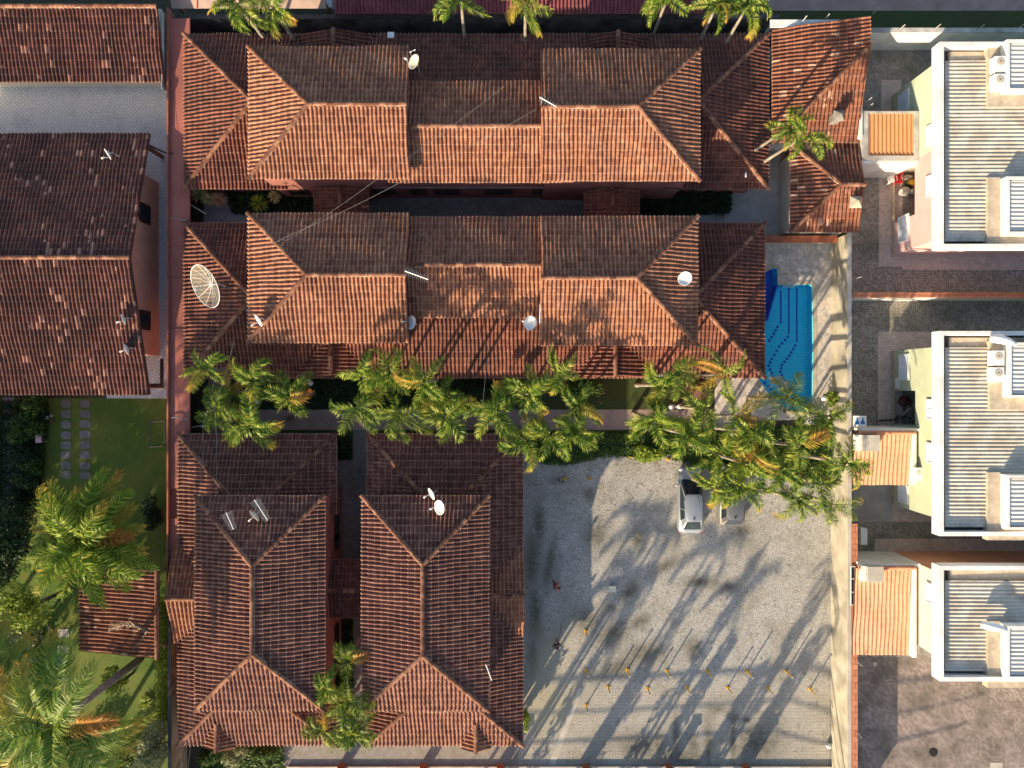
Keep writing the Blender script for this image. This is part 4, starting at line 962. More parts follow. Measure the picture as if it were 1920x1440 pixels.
for tx in (-600,-335): q = W(tx,-680,0); MB().box(q[0]-.1,q[1]-.1,0,q[0]+.1,q[1]+.1,2.35).build('post', M['wood'], n5)
tw = thing('wall_fragment', 'pale plaster wall end between the courtyard roof and the terracotta strip, top left', 'wall', P(305,80,0)); MB().box(*W(-616,-520,0)[:2], 0, *W(-614.5,-655,0)[:2], 3.0).build('wall_face', M['white_old'], tw)

# ---------------------------------------------------------------- palms
def crown_mesh(name, seed, n=9, L=2.0, leaf=.55, pairs=26, lw=.055, up=(.35,1.0), droop=1.7, mat='frond', dry=.25, sweep=0., plume=False, coco=False, jit=.35, roll=0.):
    r = random.Random(seed); mb = MB()
    for i in range(n):
        az = 2*math.pi*(i+r.uniform(-jit,jit))/n; Lf = L*r.uniform(.72,1.15); e0 = r.uniform(*up)
        tint = r.choice([0,0,0,.05,.12,.25]); tip = r.choice([.05,.15,.35,.55,.8])
        if r.random() < dry: tint = r.choice([.35,.5,.6,.75,.9])
        low = (i % 3 == 2)
        if low: e0 *= .35
        d = Vector((math.cos(az), math.sin(az), 0)); side = Vector((-d.y, d.x, 0))
        curl = r.uniform(-.45,.45)+sweep*r.uniform(.4,1.6); pts = []; p = Vector((0,0,0)); m = pairs; rl = r.uniform(-roll,roll); dr = droop*r.uniform(.75,1.15)
        for k in range(m+1):
            s = k/m; pts.append(p.copy()); el = e0-(e0+dr*(.75 if not low else 1.0)*.6)*s**1.5
            dd = (d*math.cos(curl*s*s*1.3)+side*math.sin(curl*s*s*1.3))*math.cos(el)+Vector((0,0,math.sin(el))); p = p+dd*(Lf/m)
        mb.cur = 0; mb.tint = min(1., tint+.3)
        mb.tube(pts, [.030*(1-.75*k/m)+.004 for k in range(m+1)], 4, False)
        start = int(m*.12)
        for k in range(start, m+1):
            s = (k-start)/(m-start); q = pts[k]; tg = (pts[min(k+1,m)]-pts[max(k-1,0)]).normalized()
            sd = tg.cross(Vector((0,0,1)));  sd = side if sd.length < .1 else sd.normalized(); nu = sd.cross(tg)
            ca, sa = math.cos(rl*(.4+s)), math.sin(rl*(.4+s)); sd, nu = sd*ca+nu*sa, nu*ca-sd*sa
            ll = leaf*(.40+.60*math.sin(math.pi*min(1,(s*.8+.18))))*r.uniform(.75,1.12)
            for sg in (-1, 1):
                if r.random() < .02: continue
                rise = r.uniform(.25,.75) if not plume else r.uniform(-.9,1.1)
                fw = .35+.75*s
                a_ = (sd*sg*1.0+tg*fw+nu*rise+Vector((r.gauss(0,.08),r.gauss(0,.08),r.gauss(0,.08)))).normalized()
                b_ = (a_*.7+Vector((0,0,-.75 if not coco else -.5))+tg*.25).normalized()
                m1 = q+a_*ll*.5; e = m1+b_*ll*.55; wv = tg*(lw/2)
                mb.tint = max(0., min(1., tint+r.uniform(-.08,.08)+tip*s*s))
                wn_ = nu*lw*.3*r.uniform(-1,1)
                mb.add([q-wv*.5, q+wv*.5, m1+wv+wn_, m1-wv-wn_, e+wv*.12, e-wv*.12], [(0,1,2,3),(3,2,4,5)])
    return mb.mesh(name, M[mat])
_r = random.Random(77)
CR = [crown_mesh('palm_crown', 311+k, n=_r.choice([6,6,7,7,8]), L=_r.uniform(1.6,2.25), dry=_r.choice([0.,.05,.1,.15,.22,.38]), sweep=_r.choice([-.8,-.45,.4,.6,.9]), lw=_r.uniform(.044,.058), pairs=40, leaf=_r.uniform(.5,.68), jit=.8, roll=_r.uniform(.5,1.1), up=(_r.uniform(-.1,.3),_r.uniform(.9,1.3)), droop=_r.uniform(1.7,2.5)) for k in range(16)]
def trunk_mesh(h, r0=.13, r1=.075, lean=(0,0), seed=0):
    rr = random.Random(seed); mb = MB(); pts = []; rs = []
    n = 14
    for k in range(n+1):
        s = k/n; pts.append(Vector((lean[0]*(s**1.3-1), lean[1]*(s**1.3-1), h*(s-1)))); rs.append((r0+(r1-r0)*s)*(1.06 if k % 2 else .97)+(.05*(1-s*8) if s < .12 else 0))
    mb.tube(pts, rs, 8); return mb.mesh('trunk', M['trunk'], True)
TR = {}
def palm(lab, px, py, h, var, rz=0., sc=1., group=None, lean=(0.,0.), nm='palm_tree'):
    q = P(px, py, h); base = Vector((q.x-lean[0], q.y-lean[1], 0.0))
    g = thing(nm, lab, 'palm', base, 0, group)
    key = (round(h,1), lean)
    if key not in TR: TR[key] = trunk_mesh(h, lean=lean, seed=int(h*10))
    t_ = bpy.data.objects.new('trunk', TR[key]); link(t_); t_.parent = g; t_.location = (lean[0], lean[1], h)
    c_ = bpy.data.objects.new('crown', CR[var % len(CR)]); link(c_); c_.parent = g; c_.location = (lean[0], lean[1], h); c_.rotation_euler = (R(random.uniform(-8,8)), R(random.uniform(-8,8)), R(rz)); c_.scale = (sc,)*3
    k = MB(); k.tube([(0,0,-.75),(0,0,-.3),(0,0,.05)], [.085,.095,.05], 8); s_ = bpy.data.objects.new('crown_shaft', k.mesh('crown_shaft', M['shaft'], True)); link(s_); s_.parent = g; s_.location = (lean[0], lean[1], h)
    return g
G1 = 'garden palms between the middle building and the upright ones'; G2 = 'palms crowding the planting bed by the cars'
PALMS = [
 (385,692,6.6,0,20,1.0,'palm over the upper end of the garden, leftmost crown beside the terracotta strip'),
 (476,712,6.4,4,80,1.0,'palm whose crown touches the roof edge, second from the left in the garden'),
 (541,744,6.2,1,140,.95,'palm with a drooping brown frond, right end of the left garden group'),
 (408,770,6.0,2,200,1.05,'palm with a long bright frond pointing to the lower left, in the left garden group'),
 (472,800,6.3,3,60,1.05,'palm hanging over the top edge of the left upright building'),
 (425,738,5.2,5,10,.85,'shaded palm in the middle of the left garden group'),
 (682,706,6.6,1,110,.95,'palm at the roof edge, its pale trunk pointing to the red bin'),
 (733,703,6.5,0,250,.95,'slim palm by the roof edge, between two bright crowns left of centre'),
 (668,764,6.4,4,170,1.05,'bright palm standing over the garden path, leftmost of the centre group'),
 (795,718,6.7,3,300,1.05,'large bright palm by the roof edge with a dry brown frond at its left'),
 (748,777,6.0,6,30,.95,'yellowish palm over the garden path, above the right upright building'),
 (836,782,6.4,2,330,1.1,'dense palm with yellow tips over the garden path, right of the yellowish one'),
 (836,745,5.4,5,90,.9,'shaded palm behind the dense one by the roof edge'),
 (935,772,6.5,6,150,1.05,'palm with an orange-brown dead frond, over the corner of the right upright building'),
 (990,738,6.4,1,10,.95,'palm over the dark garden, between the orange-fronded palm and the round bush'),
 (1046,702,6.5,2,45,.85,'small palm poking over the roof edge left of the round bush'),
 (1083,764,6.0,0,110,1.0,'palm with a rust-tipped frond in front of the round bush'),
 (985,825,6.3,4,220,1.05,'palm at the top edge of the car park, touching the roof corner'),
 (1030,818,6.1,3,300,1.0,'palm at the top edge of the car park, middle of three over the ivy'),
 (1078,812,6.0,6,20,1.0,'pale palm at the top edge of the car park, rightmost of three over the ivy'),
 (1238,722,6.3,5,60,.9,'palm against the lit roof corner, above the white garden lamps'),
 (1268,700,6.6,3,190,.95,'palm with yellow fronds reaching over the lit roof, left of the pool path'),
 (1360,702,6.6,0,130,1.0,'dark palm over the roof corner nearest to the pool'),
 (1228,790,6.2,2,240,1.05,'palm over the end of the garden path, standing alone left of the big clump'),
 (1322,768,6.4,4,70,1.05,'palm with an upright frond over the white garden lamps'),
 (1378,780,6.3,1,320,1.0,'palm with a yellow tip reaching over the stone paving of the terrace'),
 (1290,815,6.3,3,20,1.1,'palm above the bonnet of the silver car'),
 (1345,850,6.0,6,200,1.1,'palm with a drooping brown frond above the gap between the two cars'),
 (1408,808,6.2,5,100,1.0,'dark palm at the lower end of the stone terrace with an orange frond'),
 (1478,745,6.3,2,0,1.0,'palm with a dark upright frond over the lower end of the pool'),
 (1500,835,6.6,4,120,1.15,'tallest bright palm in the middle of the clump right of the cars'),
 (1550,780,6.0,7,260,1.0,'dark palm against the beige wall below the pool'),
 (1462,880,6.3,0,300,1.1,'palm over the leafy shrub between the terrace and the car park'),
 (1588,868,6.6,1,350,1.1,'palm leaning over the wall towards the small orange carport'),
 (1340,912,5.6,3,90,.95,'palm whose fronds droop onto the roof of the silver car'),
 (1392,915,5.9,7,10,1.15,'palm right above the darker car'),
 (1490,935,6.0,2,150,1.05,'palm at the lower edge of the clump, over bare gravel'),
 (1540,910,6.2,6,210,1.05,'palm at the lower edge of the clump, next to the beige wall'),
 (1400,870,6.1,0,45,.95,'palm over the bright leafy shrub right of the cars'),
 (1560,945,5.4,5,30,.8,'small palm at the foot of the beige wall, lowest in the clump'),
 (652,1236,5.8,2,110,.95,'highest palm in the narrow gap between the upright buildings'),
 (610,1290,6.0,4,200,.9,'palm at the left side of the lower gap, over the roof corner'),
 (655,1315,6.2,1,30,.95,'palm in the middle of the lower gap with bright green fronds'),
 (605,1370,5.6,3,170,1.0,'palm hanging over the bottom pavement, lower left in the gap clump'),
 (668,1375,5.8,5,310,1.0,'palm hanging over the bottom pavement, lower right in the gap clump'),
 (445,8,7.0,6,250,1.0,'palm at the top edge, leftmost crown above the dark alley'),
 (512,14,6.8,1,20,.95,'palm at the top edge with an orange frond, second from the left'),
 (865,2,7.4,4,265,1.05,'palm at the top edge over the purple-red roof, left of the middle pair'),
 (985,5,7.2,3,100,.9,'slender palm at the top edge over the purple-red roof, right of the middle pair'),
 (1252,-6,7.2,0,255,1.0,'palm at the top edge where the purple-red roof ends'),
 (1345,8,7.2,6,60,.9,'yellowing palm at the top edge, left of the last two crowns'),
 (1400,14,7.4,7,200,1.1,'full palm at the top edge beside the corner house'),
 (1482,238,6.4,2,80,.95,'palm over the corner house roof, upper of its two crowns'),
 (1508,256,6.6,4,290,.95,'palm over the corner house roof, lower of its two crowns'),
]
for px, py, h, v, rz, sc, lb in PALMS:
    ln = (0., 0.)
    if 640 < px < 1410 and 640 < py < 840: h += 1.1
    v = PALMS.index((px, py, PALMS[PALMS.index(next(p for p in PALMS if p[6] == lb))][2], v, rz, sc, lb)) if False else [p[6] for p in PALMS].index(lb)*5+v
    if lb.startswith('palm over the corner house'): ln = (1.6, .5)
    else: ln = (random.uniform(-.25,.25), random.uniform(-.25,.25))
    palm(lb, px, py, h, v, rz, sc, 'slender palms of the villa gardens', (round(ln[0],2), round(ln[1],2)))
# unseen palms set beyond the lower edge for their shadows on the car park
OUT = [(845,1545,8.0),(905,1540,7.6),(975,1612,8.2),(780,1720,8.4),(1030,1700,8.2),(940,1470,5.2),(1190,1690,8.5)]
for k, (tx, ty, h) in enumerate(OUT):
    q = W(tx-960, ty-720, 0); f = (1-h/HC)
    palm('tall unseen palm set outside the lower edge for its shadow', 960+(tx-960)/f, 720+(ty-720)/f, h, k, 40*k, 1.15, 'unseen shadow-casting palms beyond the lower edge')

CR_BIG = crown_mesh('big_palm_crown', 41, n=40, L=4.1, leaf=.95, pairs=72, lw=.10, up=(-.2,1.25), droop=1.3, mat='frond_big', dry=.04, plume=True, jit=.6)
CR_COCO = crown_mesh('coconut_crown', 52, n=22, L=5.0, leaf=1.25, pairs=84, lw=.075, up=(-.1,1.1), droop=1.25, mat='frond_coco', dry=.10, coco=True, sweep=.2, jit=.5, roll=.5)
def bigpalm(lab, px, py, h, me, base, nm, rz=0, sc=1.):
    q = P(px, py, h); bx, by = base; g = thing(nm, lab, 'palm', (bx, by, 0), 0)
    mb = MB(); n = 12
    mb.tube([(0,0,0)]+[((q.x-bx)*(k/n)**1.1, (q.y-by)*(k/n)**1.1, h*k/n) for k in range(1, n+1)], [.26-.10*k/n for k in range(n+1)], 10)
    o = bpy.data.objects.new('trunk', mb.mesh('trunk', M['trunk'], True)); link(o); o.parent = g
    c = bpy.data.objects.new('crown', me); link(c); c.parent = g; c.location = (q.x-bx, q.y-by, h); c.rotation_euler = (0,0,R(rz)); c.scale = (sc,)*3
bigpalm('huge feathery palm with yellow frond tips over the lawn, left of the garden roof', 160, 1012, 8.0, CR_BIG, (X(210), Y(985)), 'feather_palm', 15, .9)
bigpalm('large coconut palm with long blurred fronds at the bottom left corner', 100, 1362, 9.5, CR_COCO, (X(262), Y(1236)), 'coconut_palm', 30, .95)
bigpalm('second coconut palm at the left edge, only its right fronds in the picture', -45, 1290, 9.0, CR_COCO, (X(50), Y(1232)), 'coconut_palm', 100, .8)

# ---------------------------------------------------------------- shrubs, trees, hedges
def leaves(mb, c, rad, n, s, r, shell=.35, flat=0.):
    for _ in range(n):
        while True:
            v = Vector((r.gauss(0,1), r.gauss(0,1), r.gauss(0,1)))
            if v.length > .1: break
        v.normalize(); k = r.uniform(shell, 1.)**.6; p = Vector(c)+Vector((v.x*rad[0]*k, v.y*rad[1]*k, abs(v.z)*rad[2]*k if flat else v.z*rad[2]*k))
        if p.z < .03: p.z = r.uniform(.03, .12)
        a = Vector((r.gauss(0,1), r.gauss(0,1), r.gauss(0,.6))).normalized(); b = (v+Vector((r.gauss(0,.6), r.gauss(0,.6), r.gauss(0,.6)+.3))).normalized().cross(a)
        if b.length < .1: continue
        b.normalize(); ss = s*r.uniform(.6,1.3)
        mb.add([p-a*ss, p+b*ss*.45, p+a*ss, p-b*ss*.45], [(0,1,2,3)])
def shrub(nm, lab, cat, px, py, rad, h, n, s, mat, z0=0., clumps=6, trunk=True, group=None):
    q = P(px, py, h*.6+z0); r = random.Random(int(px*13+py*7)); g = thing(nm, lab, cat, (q.x, q.y, 0), 0, group)
    mb = MB(); 
    for k in range(clumps):
        a = r.uniform(0, 6.28); d = r.uniform(.15,.75) if clumps > 1 else 0; cr = r.uniform(.4,.62) if clumps > 1 else 1.
        leaves(mb, (math.cos(a)*d*rad[0], math.sin(a)*d*rad[1], z0+h*r.uniform(.45,.8)), (rad[0]*cr, rad[1]*cr, h*.38), n//clumps, s, r)
    o = bpy.data.objects.new('foliage', mb.mesh('foliage', M[mat])); link(o); o.parent = g
    if trunk:
        t_ = MB()
        for k in range(4): a = k*1.6+r.random(); t_.tube([(0,0,0),(.1*math.cos(a),.1*math.sin(a),z0*.7+h*.3),(rad[0]*.5*math.cos(a),rad[1]*.5*math.sin(a),z0+h*.75)], [.05+.012*h+z0*.015,.035+z0*.01,.015], 6)
        o = bpy.data.objects.new('stem', t_.mesh('stem', M['bark'])); link(o); o.parent = g
    return g
shrub('round_bush','round olive-green bush in the dark garden, right of the rust-tipped palm','bush',1112,742,(1.5,1.4),2.4,2600,.10,'leaf')
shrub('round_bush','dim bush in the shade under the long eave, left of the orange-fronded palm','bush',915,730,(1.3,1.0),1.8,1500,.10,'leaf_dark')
shrub('lime_shrub','lime-green spreading shrub at the top edge of the gravel, left of the silver car','shrub',1220,855,(1.1,.8),1.3,1500,.10,'leaf_lime')
shrub('leafy_shrub','bright shrub with large round leaves above the gap between the cars','shrub',1395,862,(1.3,1.1),1.8,1500,.15,'leaf_lime')
shrub('leafy_shrub','small bright bush at the right corner of the right upright building','shrub',985,1345,(.45,.8),1.6,700,.10,'leaf_lime')
shrub('flowering_shrub','pale green shrub against the beige wall just below the pool','shrub',1562,748,(.7,.5),1.2,600,.11,'leaf_lime')
shrub('garden_tree','rounded pale cream-green tree at the bottom, left of the ochre strip','tree',283,1402,(1.25,1.5),2.4,3600,.10,'leaf_pale',1.2)
shrub('fruit_tree','sparse lime-leaved young tree just below the garden roof','tree',212,1290,(1.0,1.3),2.0,420,.14,'leaf_lime',1.2)
shrub('garden_tree','yellow-green tree at the left edge beside the hanging hose','tree',30,1150,(2.0,1.7),3.0,3000,.11,'leaf_lime',2.5)
shrub('garden_tree','grey-green tree at the left edge above the fallen log','tree',25,1195,(1.5,1.6),2.5,2400,.10,'leaf_pale',1.6)
shrub('garden_tree','dark tree behind the huge feathery palm, at the left edge','tree',20,1040,(2.4,2.8),3.4,4200,.12,'leaf_dark',2.0)
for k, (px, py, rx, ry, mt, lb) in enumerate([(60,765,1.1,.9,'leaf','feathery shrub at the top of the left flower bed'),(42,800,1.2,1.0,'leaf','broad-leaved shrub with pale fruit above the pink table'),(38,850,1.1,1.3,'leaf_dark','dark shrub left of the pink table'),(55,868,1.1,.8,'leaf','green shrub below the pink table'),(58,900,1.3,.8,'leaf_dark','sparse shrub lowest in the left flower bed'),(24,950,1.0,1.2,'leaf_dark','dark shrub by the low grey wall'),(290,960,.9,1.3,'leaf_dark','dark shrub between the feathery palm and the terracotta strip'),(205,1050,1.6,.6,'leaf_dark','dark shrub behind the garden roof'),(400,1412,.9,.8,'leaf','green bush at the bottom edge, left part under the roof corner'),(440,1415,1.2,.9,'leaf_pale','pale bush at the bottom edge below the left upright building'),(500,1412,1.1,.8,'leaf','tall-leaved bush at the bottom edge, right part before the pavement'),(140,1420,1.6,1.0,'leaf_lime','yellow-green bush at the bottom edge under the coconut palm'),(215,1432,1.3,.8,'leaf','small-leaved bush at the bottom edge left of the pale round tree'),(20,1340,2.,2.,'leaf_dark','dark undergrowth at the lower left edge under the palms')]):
    shrub('garden_shrub', lb, 'shrub', px, py, (rx, ry), 1.5, 1500, .10, mt, 0, 5)
hd = thing('hedge', 'long sunlit pale green hedge beside the dark-topped ochre wall at the lower left', 'hedge', (X(300), Y(1250), 0)); r = random.Random(3); mb = MB()
for k in range(26): yy = Y(1130+k*9.5, 1.2); leaves(mb, (X(304+r.uniform(-2,2),1.2)-0, yy, 1.0+r.uniform(-.2,.2)), (.42,.42,.8), 260, .085, r)
off = ORG[hd.name]; mb.v = [(a-off.x, b-off.y, c) for a, b, c in mb.v]; o = bpy.data.objects.new('foliage', mb.mesh('foliage', M['leaf_lime'])); link(o); o.parent = hd
def carpet(nm, poly, n, s, mat, zmax, seed, cat=None):
    r = random.Random(seed); mb = MB(); xs = [p[0] for p in poly]; ys = [p[1] for p in poly]; c = 0
    def inside(x, y):
        k = False
        for i in range(len(poly)):
            (x0,y0),(x1,y1) = poly[i], poly[i-1]
            if (y0 > y) != (y1 > y) and x < (x1-x0)*(y-y0)/(y1-y0)+x0: k = not k
        return k
    while c < n:
        x, y = r.uniform(min(xs), max(xs)), r.uniform(min(ys), max(ys))
        if not inside(x+r.gauss(0,2), y+r.gauss(0,2)): continue
        c += 1; z = r.uniform(.02, zmax)*(.5+.5*abs(math.sin(x*.11)*math.cos(y*.13))); p = P(x, y, 0)+Vector((0,0,z)); a = Vector((r.gauss(0,1), r.gauss(0,1), r.gauss(0,.4))).normalized(); b = Vector((r.gauss(0,.4), r.gauss(0,.4), 1)).cross(a).normalized(); ss = s*r.uniform(.6,1.3)
        mb.add([p-a*ss, p+b*ss*.5, p+a*ss, p-b*ss*.5], [(0,1,2,3)])
    o = mb.build(nm, M[mat]); o['kind'] = 'stuff'; o['label'] = {'leaf_litter':'scattered dry leaves on the gravel','ground_cover':'low leafy ground cover','undergrowth':'low dark garden plants'}.get(nm, nm); o['category'] = 'plants'; return o
carpet('ground_cover', [(985,812),(1255,812),(1262,850),(1215,862),(1150,852),(1100,862),(1060,872),(1020,868),(985,840)], 9000, .085, 'leaf', .45, 1)
carpet('ground_cover', [(1255,800),(1560,800),(1562,890),(1480,905),(1400,885),(1330,880),(1262,860)], 9000, .10, 'leaf', .5, 2)
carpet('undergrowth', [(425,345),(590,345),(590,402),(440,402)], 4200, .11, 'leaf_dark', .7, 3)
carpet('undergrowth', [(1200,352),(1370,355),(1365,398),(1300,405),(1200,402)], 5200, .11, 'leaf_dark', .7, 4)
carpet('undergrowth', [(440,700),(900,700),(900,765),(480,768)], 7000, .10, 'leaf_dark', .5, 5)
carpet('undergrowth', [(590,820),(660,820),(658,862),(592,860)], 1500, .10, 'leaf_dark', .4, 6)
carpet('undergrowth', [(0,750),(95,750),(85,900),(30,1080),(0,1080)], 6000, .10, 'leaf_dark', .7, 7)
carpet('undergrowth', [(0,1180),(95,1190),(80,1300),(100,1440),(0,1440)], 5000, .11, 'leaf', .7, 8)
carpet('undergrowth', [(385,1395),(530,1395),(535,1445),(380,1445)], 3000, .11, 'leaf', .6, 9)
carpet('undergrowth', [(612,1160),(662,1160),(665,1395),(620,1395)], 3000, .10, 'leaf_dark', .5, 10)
def litter(poly, n, seed):
    r = random.Random(seed); mb = MB(); xs = [p[0] for p in poly]; ys = [p[1] for p in poly]
    for _ in range(n):
        p = P(r.uniform(*xs), ys[0]+(ys[1]-ys[0])*r.random()**2.2, 0)+Vector((0,0,r.uniform(.012,.03))); a = Vector((r.gauss(0,1), r.gauss(0,1), r.gauss(0,.1))).normalized(); b = Vector((-a.y, a.x, .1)); ss = r.choice([.05,.07,.10,.16,.3])*r.uniform(.5,1)
        mb.add([p-a*ss, p+b*.03, p+a*ss, p-b*.03], [(0,1,2,3)])
    o = mb.build('leaf_litter', M['leaf_dry']); o['kind'] = 'stuff'; o['label'] = 'scattered dry leaves fallen from the palms'; o['category'] = 'leaves'
litter([(985,0),(1560,0)] and [(985,870),(1560,1010)], 420, 1); litter([(1562,1300),(985,1440)] and [(985,1440),(1560,1380)], 120, 2); litter([(1378,700),(1450,860)], 50, 3); litter([(480,768),(1340,806)], 150, 4)
def rosette(nm, lab, px, py, r_, mat, n=46, z=.1, w=.05, h=.6):
    rr = random.Random(int(px+py)); q = P(px, py, z+h*.4); mb = MB(); cen = Vector((q.x, q.y, z))
    for k in range(n):
        az = k*2.4+rr.uniform(-.2,.2); el = rr.uniform(.1,1.2); d = Vector((math.cos(az)*math.cos(el), math.sin(az)*math.cos(el), math.sin(el))); s = d.cross(Vector((0,0,1))).normalized()*w; m1 = cen+d*r_*.55; e = m1+(d+Vector((0,0,-.45))).normalized()*r_*.5
        mb.add([cen-s*.6, cen+s*.6, m1+s, m1-s, e], [(0,1,2,3),(3,2,4)])
    tag(mb.build(nm, M[mat]), lab, 'plant')
rosette('spiky_plant','spiky cream-yellow plant beside the terracotta strip in the upper alley, largest of three',371,361,.70,'leaf_cream',70,1.3)
rosette('spiky_plant','spiky buff plant in the upper alley, between the cream one and the rosy one',391,373,.55,'leaf_cream',60,1.2); rosette('spiky_plant','spiky rosy plant in the upper alley, right of the buff one',409,374,.58,'leaf_rose',60,1.2)
rosette('spiky_plant','green spiky plant in the middle of the upper alley bed',456,378,.6,'leaf',46); rosette('spiky_plant','bright green spiky plant in the upper alley bed',484,380,.7,'leaf_lime',50,1.0); rosette('spiky_plant','straw-coloured spiky plant in the upper alley bed, next to the walkway side',513,367,.5,'leaf_cream',50,1.1)
rosette('spiky_plant','large dark green spiky plant at the right end of the upper alley bed',1350,385,1.0,'leaf_dark',60); rosette('agave','blue spiky agave in the shade of the palm clump by the beige wall',1568,832,.6,'leaf_blue',50)
rosette('spiky_plant','dark strappy plant on the shaded lawn above the garden path',632,748,.7,'leaf_dark',50); rosette('spiky_plant','yellow-green strappy plant beside the hedge, lower end',296,1348,.7,'leaf_yellow',50); rosette('spiky_plant','strappy plant with a red flower beside the hedge, upper of two',272,1320,.6,'leaf_lime',40)
rosette('spiky_plant','yellow-green strappy plant hidden in the palm clump near the pool',1510,800,.6,'leaf_yellow',40)
# dead frond on the garden roof and fallen log
df = MB(); a = P(205,1180,3.3); b = P(277,1182,3.55); c_ = P(255,1214,3.4); rr = random.Random(4)
pts = [a.lerp(b, t)+Vector((0, .35*math.sin(math.pi*t), .1)) for t in [k/20 for k in range(21)]]; df.tube(pts+[b.lerp(c_,.5), c_], [.02+.002*k for k in range(23)], 5)
for k in range(1, 19):
    for sg in (-1,1):
        d = Vector((-.5, sg*rr.uniform(.4,1), rr.uniform(-.3,.3))).normalized()*rr.uniform(.3,.55); s_ = Vector((.03,0,0)); df.add([pts[k]-s_, pts[k]+s_, pts[k]+d], [(0,1,2)])
tag(df.build('dead_frond', M['leaf_dry']), 'grey dead palm frond lying on the garden roof', 'palm frond')
lg = MB(); lg.tube([P(-8,1275,2.2), P(25,1252,2.0), P(64,1232,1.8)], [.30,.26,.16], 9); lg.tube([P(30,1247,2.0), P(53,1228,2.3)], [.1,.05], 6); tag(lg.build('broken_trunk', M['trunk'], None, True), 'bare broken grey trunk slanting in from the left edge', 'trunk')
# trees outside the frame on the left that shade the lawn
for k, (tx, ty, rr_, h) in enumerate([(-1120,420,3.5,8),(-1080,620,3.6,8.5),(-1000,760,3.2,8),(-850,800,3.2,8),(-1180,200,3.4,8),(-1250,560,4,9),(-780,900,3.,7.5),(-1110,60,3.0,7)]):
    q = W(tx, ty, 0); f = 1-(h*.6)/HC; g = shrub('shade_tree', 'broad tree beyond the left and lower edges of the picture, throwing shade over the lawn', 'tree', 960+tx/f, 720+ty/f, (rr_, rr_), h*.55, 2600, .22, 'leaf', h*.4, 8, True, 'trees beyond the left edge')

# unseen columnar trees, pole and cables added to throw shadow streaks and bands
for tx, ty, h in ((1308,1560,5.2),(1140,1575,5.4),(1000,1590,5.0),(1215,1600,5.0),(1112,1548,8.0),(998,1600,8.2),(1212,1640,8.0),(905,1580,8.0)):
    g = thing('shadow_tree', 'unseen narrow tree added outside the lower edge to cast a shadow streak', 'tree', W(tx-960, ty-720, 0), 0, 'unseen shadow-casting trees beyond the lower edge'); mb = MB(); r = random.Random(tx)
    for k in range(9): leaves(mb, (r.uniform(-.1,.1)*(h-5),r.uniform(-.1,.1)*(h-5),.9+k*.5*h/5.2), (.45,.45,.5), 160 if h < 6 else 90, .14, r)
    o = bpy.data.objects.new('foliage', mb.mesh('foliage', M['leaf'])); link(o); o.parent = g; o = bpy.data.objects.new('stem', MB().tube([(0,0,0),(0,0,h-.4)], .08).mesh('stem', M['bark'])); link(o); o.parent = g
up = thing('unseen_pole', 'unseen concrete pole added outside the lower edge to carry the shadow-casting cables', 'utility pole', W(260,1010,0)); q = Vector(W(260,1010,0))
MB().tube([q, q+Vector((0,0,8.2))], [.16,.11], 10).build('pole', M['concrete'], up); MB().beam(q+Vector((-.9,0,7.9)), q+Vector((.9,0,7.9)), .1).build('crossarm', M['wood'], up)
for z_, rr_ in ((5.2,.05),(6.0,.05),(6.9,.09)):
    mb = MB(); A = Vector(W(-900,1010,z_+.3)); B = Vector(W(260,1010,z_)); Cc = Vector(W(620,1012,z_+.2))
    for a, b in ((A,B),(B,Cc)): mb.tube([a.lerp(b,k/16)-Vector((0,0,.5*math.sin(math.pi*k/16))) for k in range(17)], rr_, 6)
    tag(mb.build('shadow_cable', M['darkwire']), 'unseen thick cable added outside the lower edge to cast a shadow band', 'cable', 'unseen shadow-casting cables beyond the lower edge')

# ---------------------------------------------------------------- dishes and aerials
def dish(lab, px, py, h, az, el, r=.32, mat='dish', zoff=.35):
    g = thing('satellite_dish', lab, 'satellite dish', P(px, py, h), 0, 'small satellite dishes on the roofs')
    n = Vector((math.cos(R(az))*math.cos(R(el)), math.sin(R(az))*math.cos(R(el)), math.sin(R(el)))); Rm = n.to_track_quat('Z','Y').to_matrix(); c = Vector((0,0,0))
    def ch(nm, mb, mt, sm=False): o = bpy.data.objects.new(nm, mb.mesh(nm, M[mt], sm)); link(o); o.parent = g
    mb = MB(); prof = [(r*k/8, .35*r*(k/8)**2-.1*r) for k in range(9)]; prof = prof+[(r*1.03, prof[-1][1])]+[(p[0], p[1]-.025) for p in reversed(prof)]; mb.lathe([(max(a,.001),b) for a,b in prof], c, 24, Rm); ch('reflector', mb, mat, True)
    low = (Rm @ Vector((0,-1,0))); low = low if low.z < (Rm @ Vector((0,1,0))).z else Rm @ Vector((0,1,0))
    lnb = c+n*r*1.35+low*r*.5; arm = MB(); arm.tube([c+low*r*.95, c+low*r*1.0+n*r*.4, lnb], .022, 6); ch('feed_arm', arm, 'metal'); k = MB(); k.ball(lnb, .065); k.tube([lnb, lnb-n*.12], .04, 8); ch('receiver', k, 'white_paint')
    k = MB(); k.tube([c-n*.06, c-n*.2+Vector((0,0,-.1)), Vector((c-n*.2).to_tuple())+Vector((0,0,-zoff-.45))], .035, 8); ch('mast', k, 'metal')
dish('white-cream dish at the top of the upper building, right of its left gable, facing up', 778, 117, 6.6, 170, 50, .42, 'dish_cream', 1.2)
dish('thin-looking white dish on the dark neighbour roof, upper one', 204, 288, 4.4, 214, 20, .34); dish('white dish near the right edge of the neighbour roof, upper of the lower pair', 233, 598, 4.6, 205, 20, .33); dish('white dish near the right edge of the neighbour roof, lower of the lower pair', 239, 654, 4.1, 200, 16, .34)
dish('white dish on the hip of the middle building, left end', 487, 600, 6.7, 215, 26, .36); dish('grey dish in the middle of the middle building, next to the gable edge', 773, 605, 6.0, 175, 48, .40, 'dish')
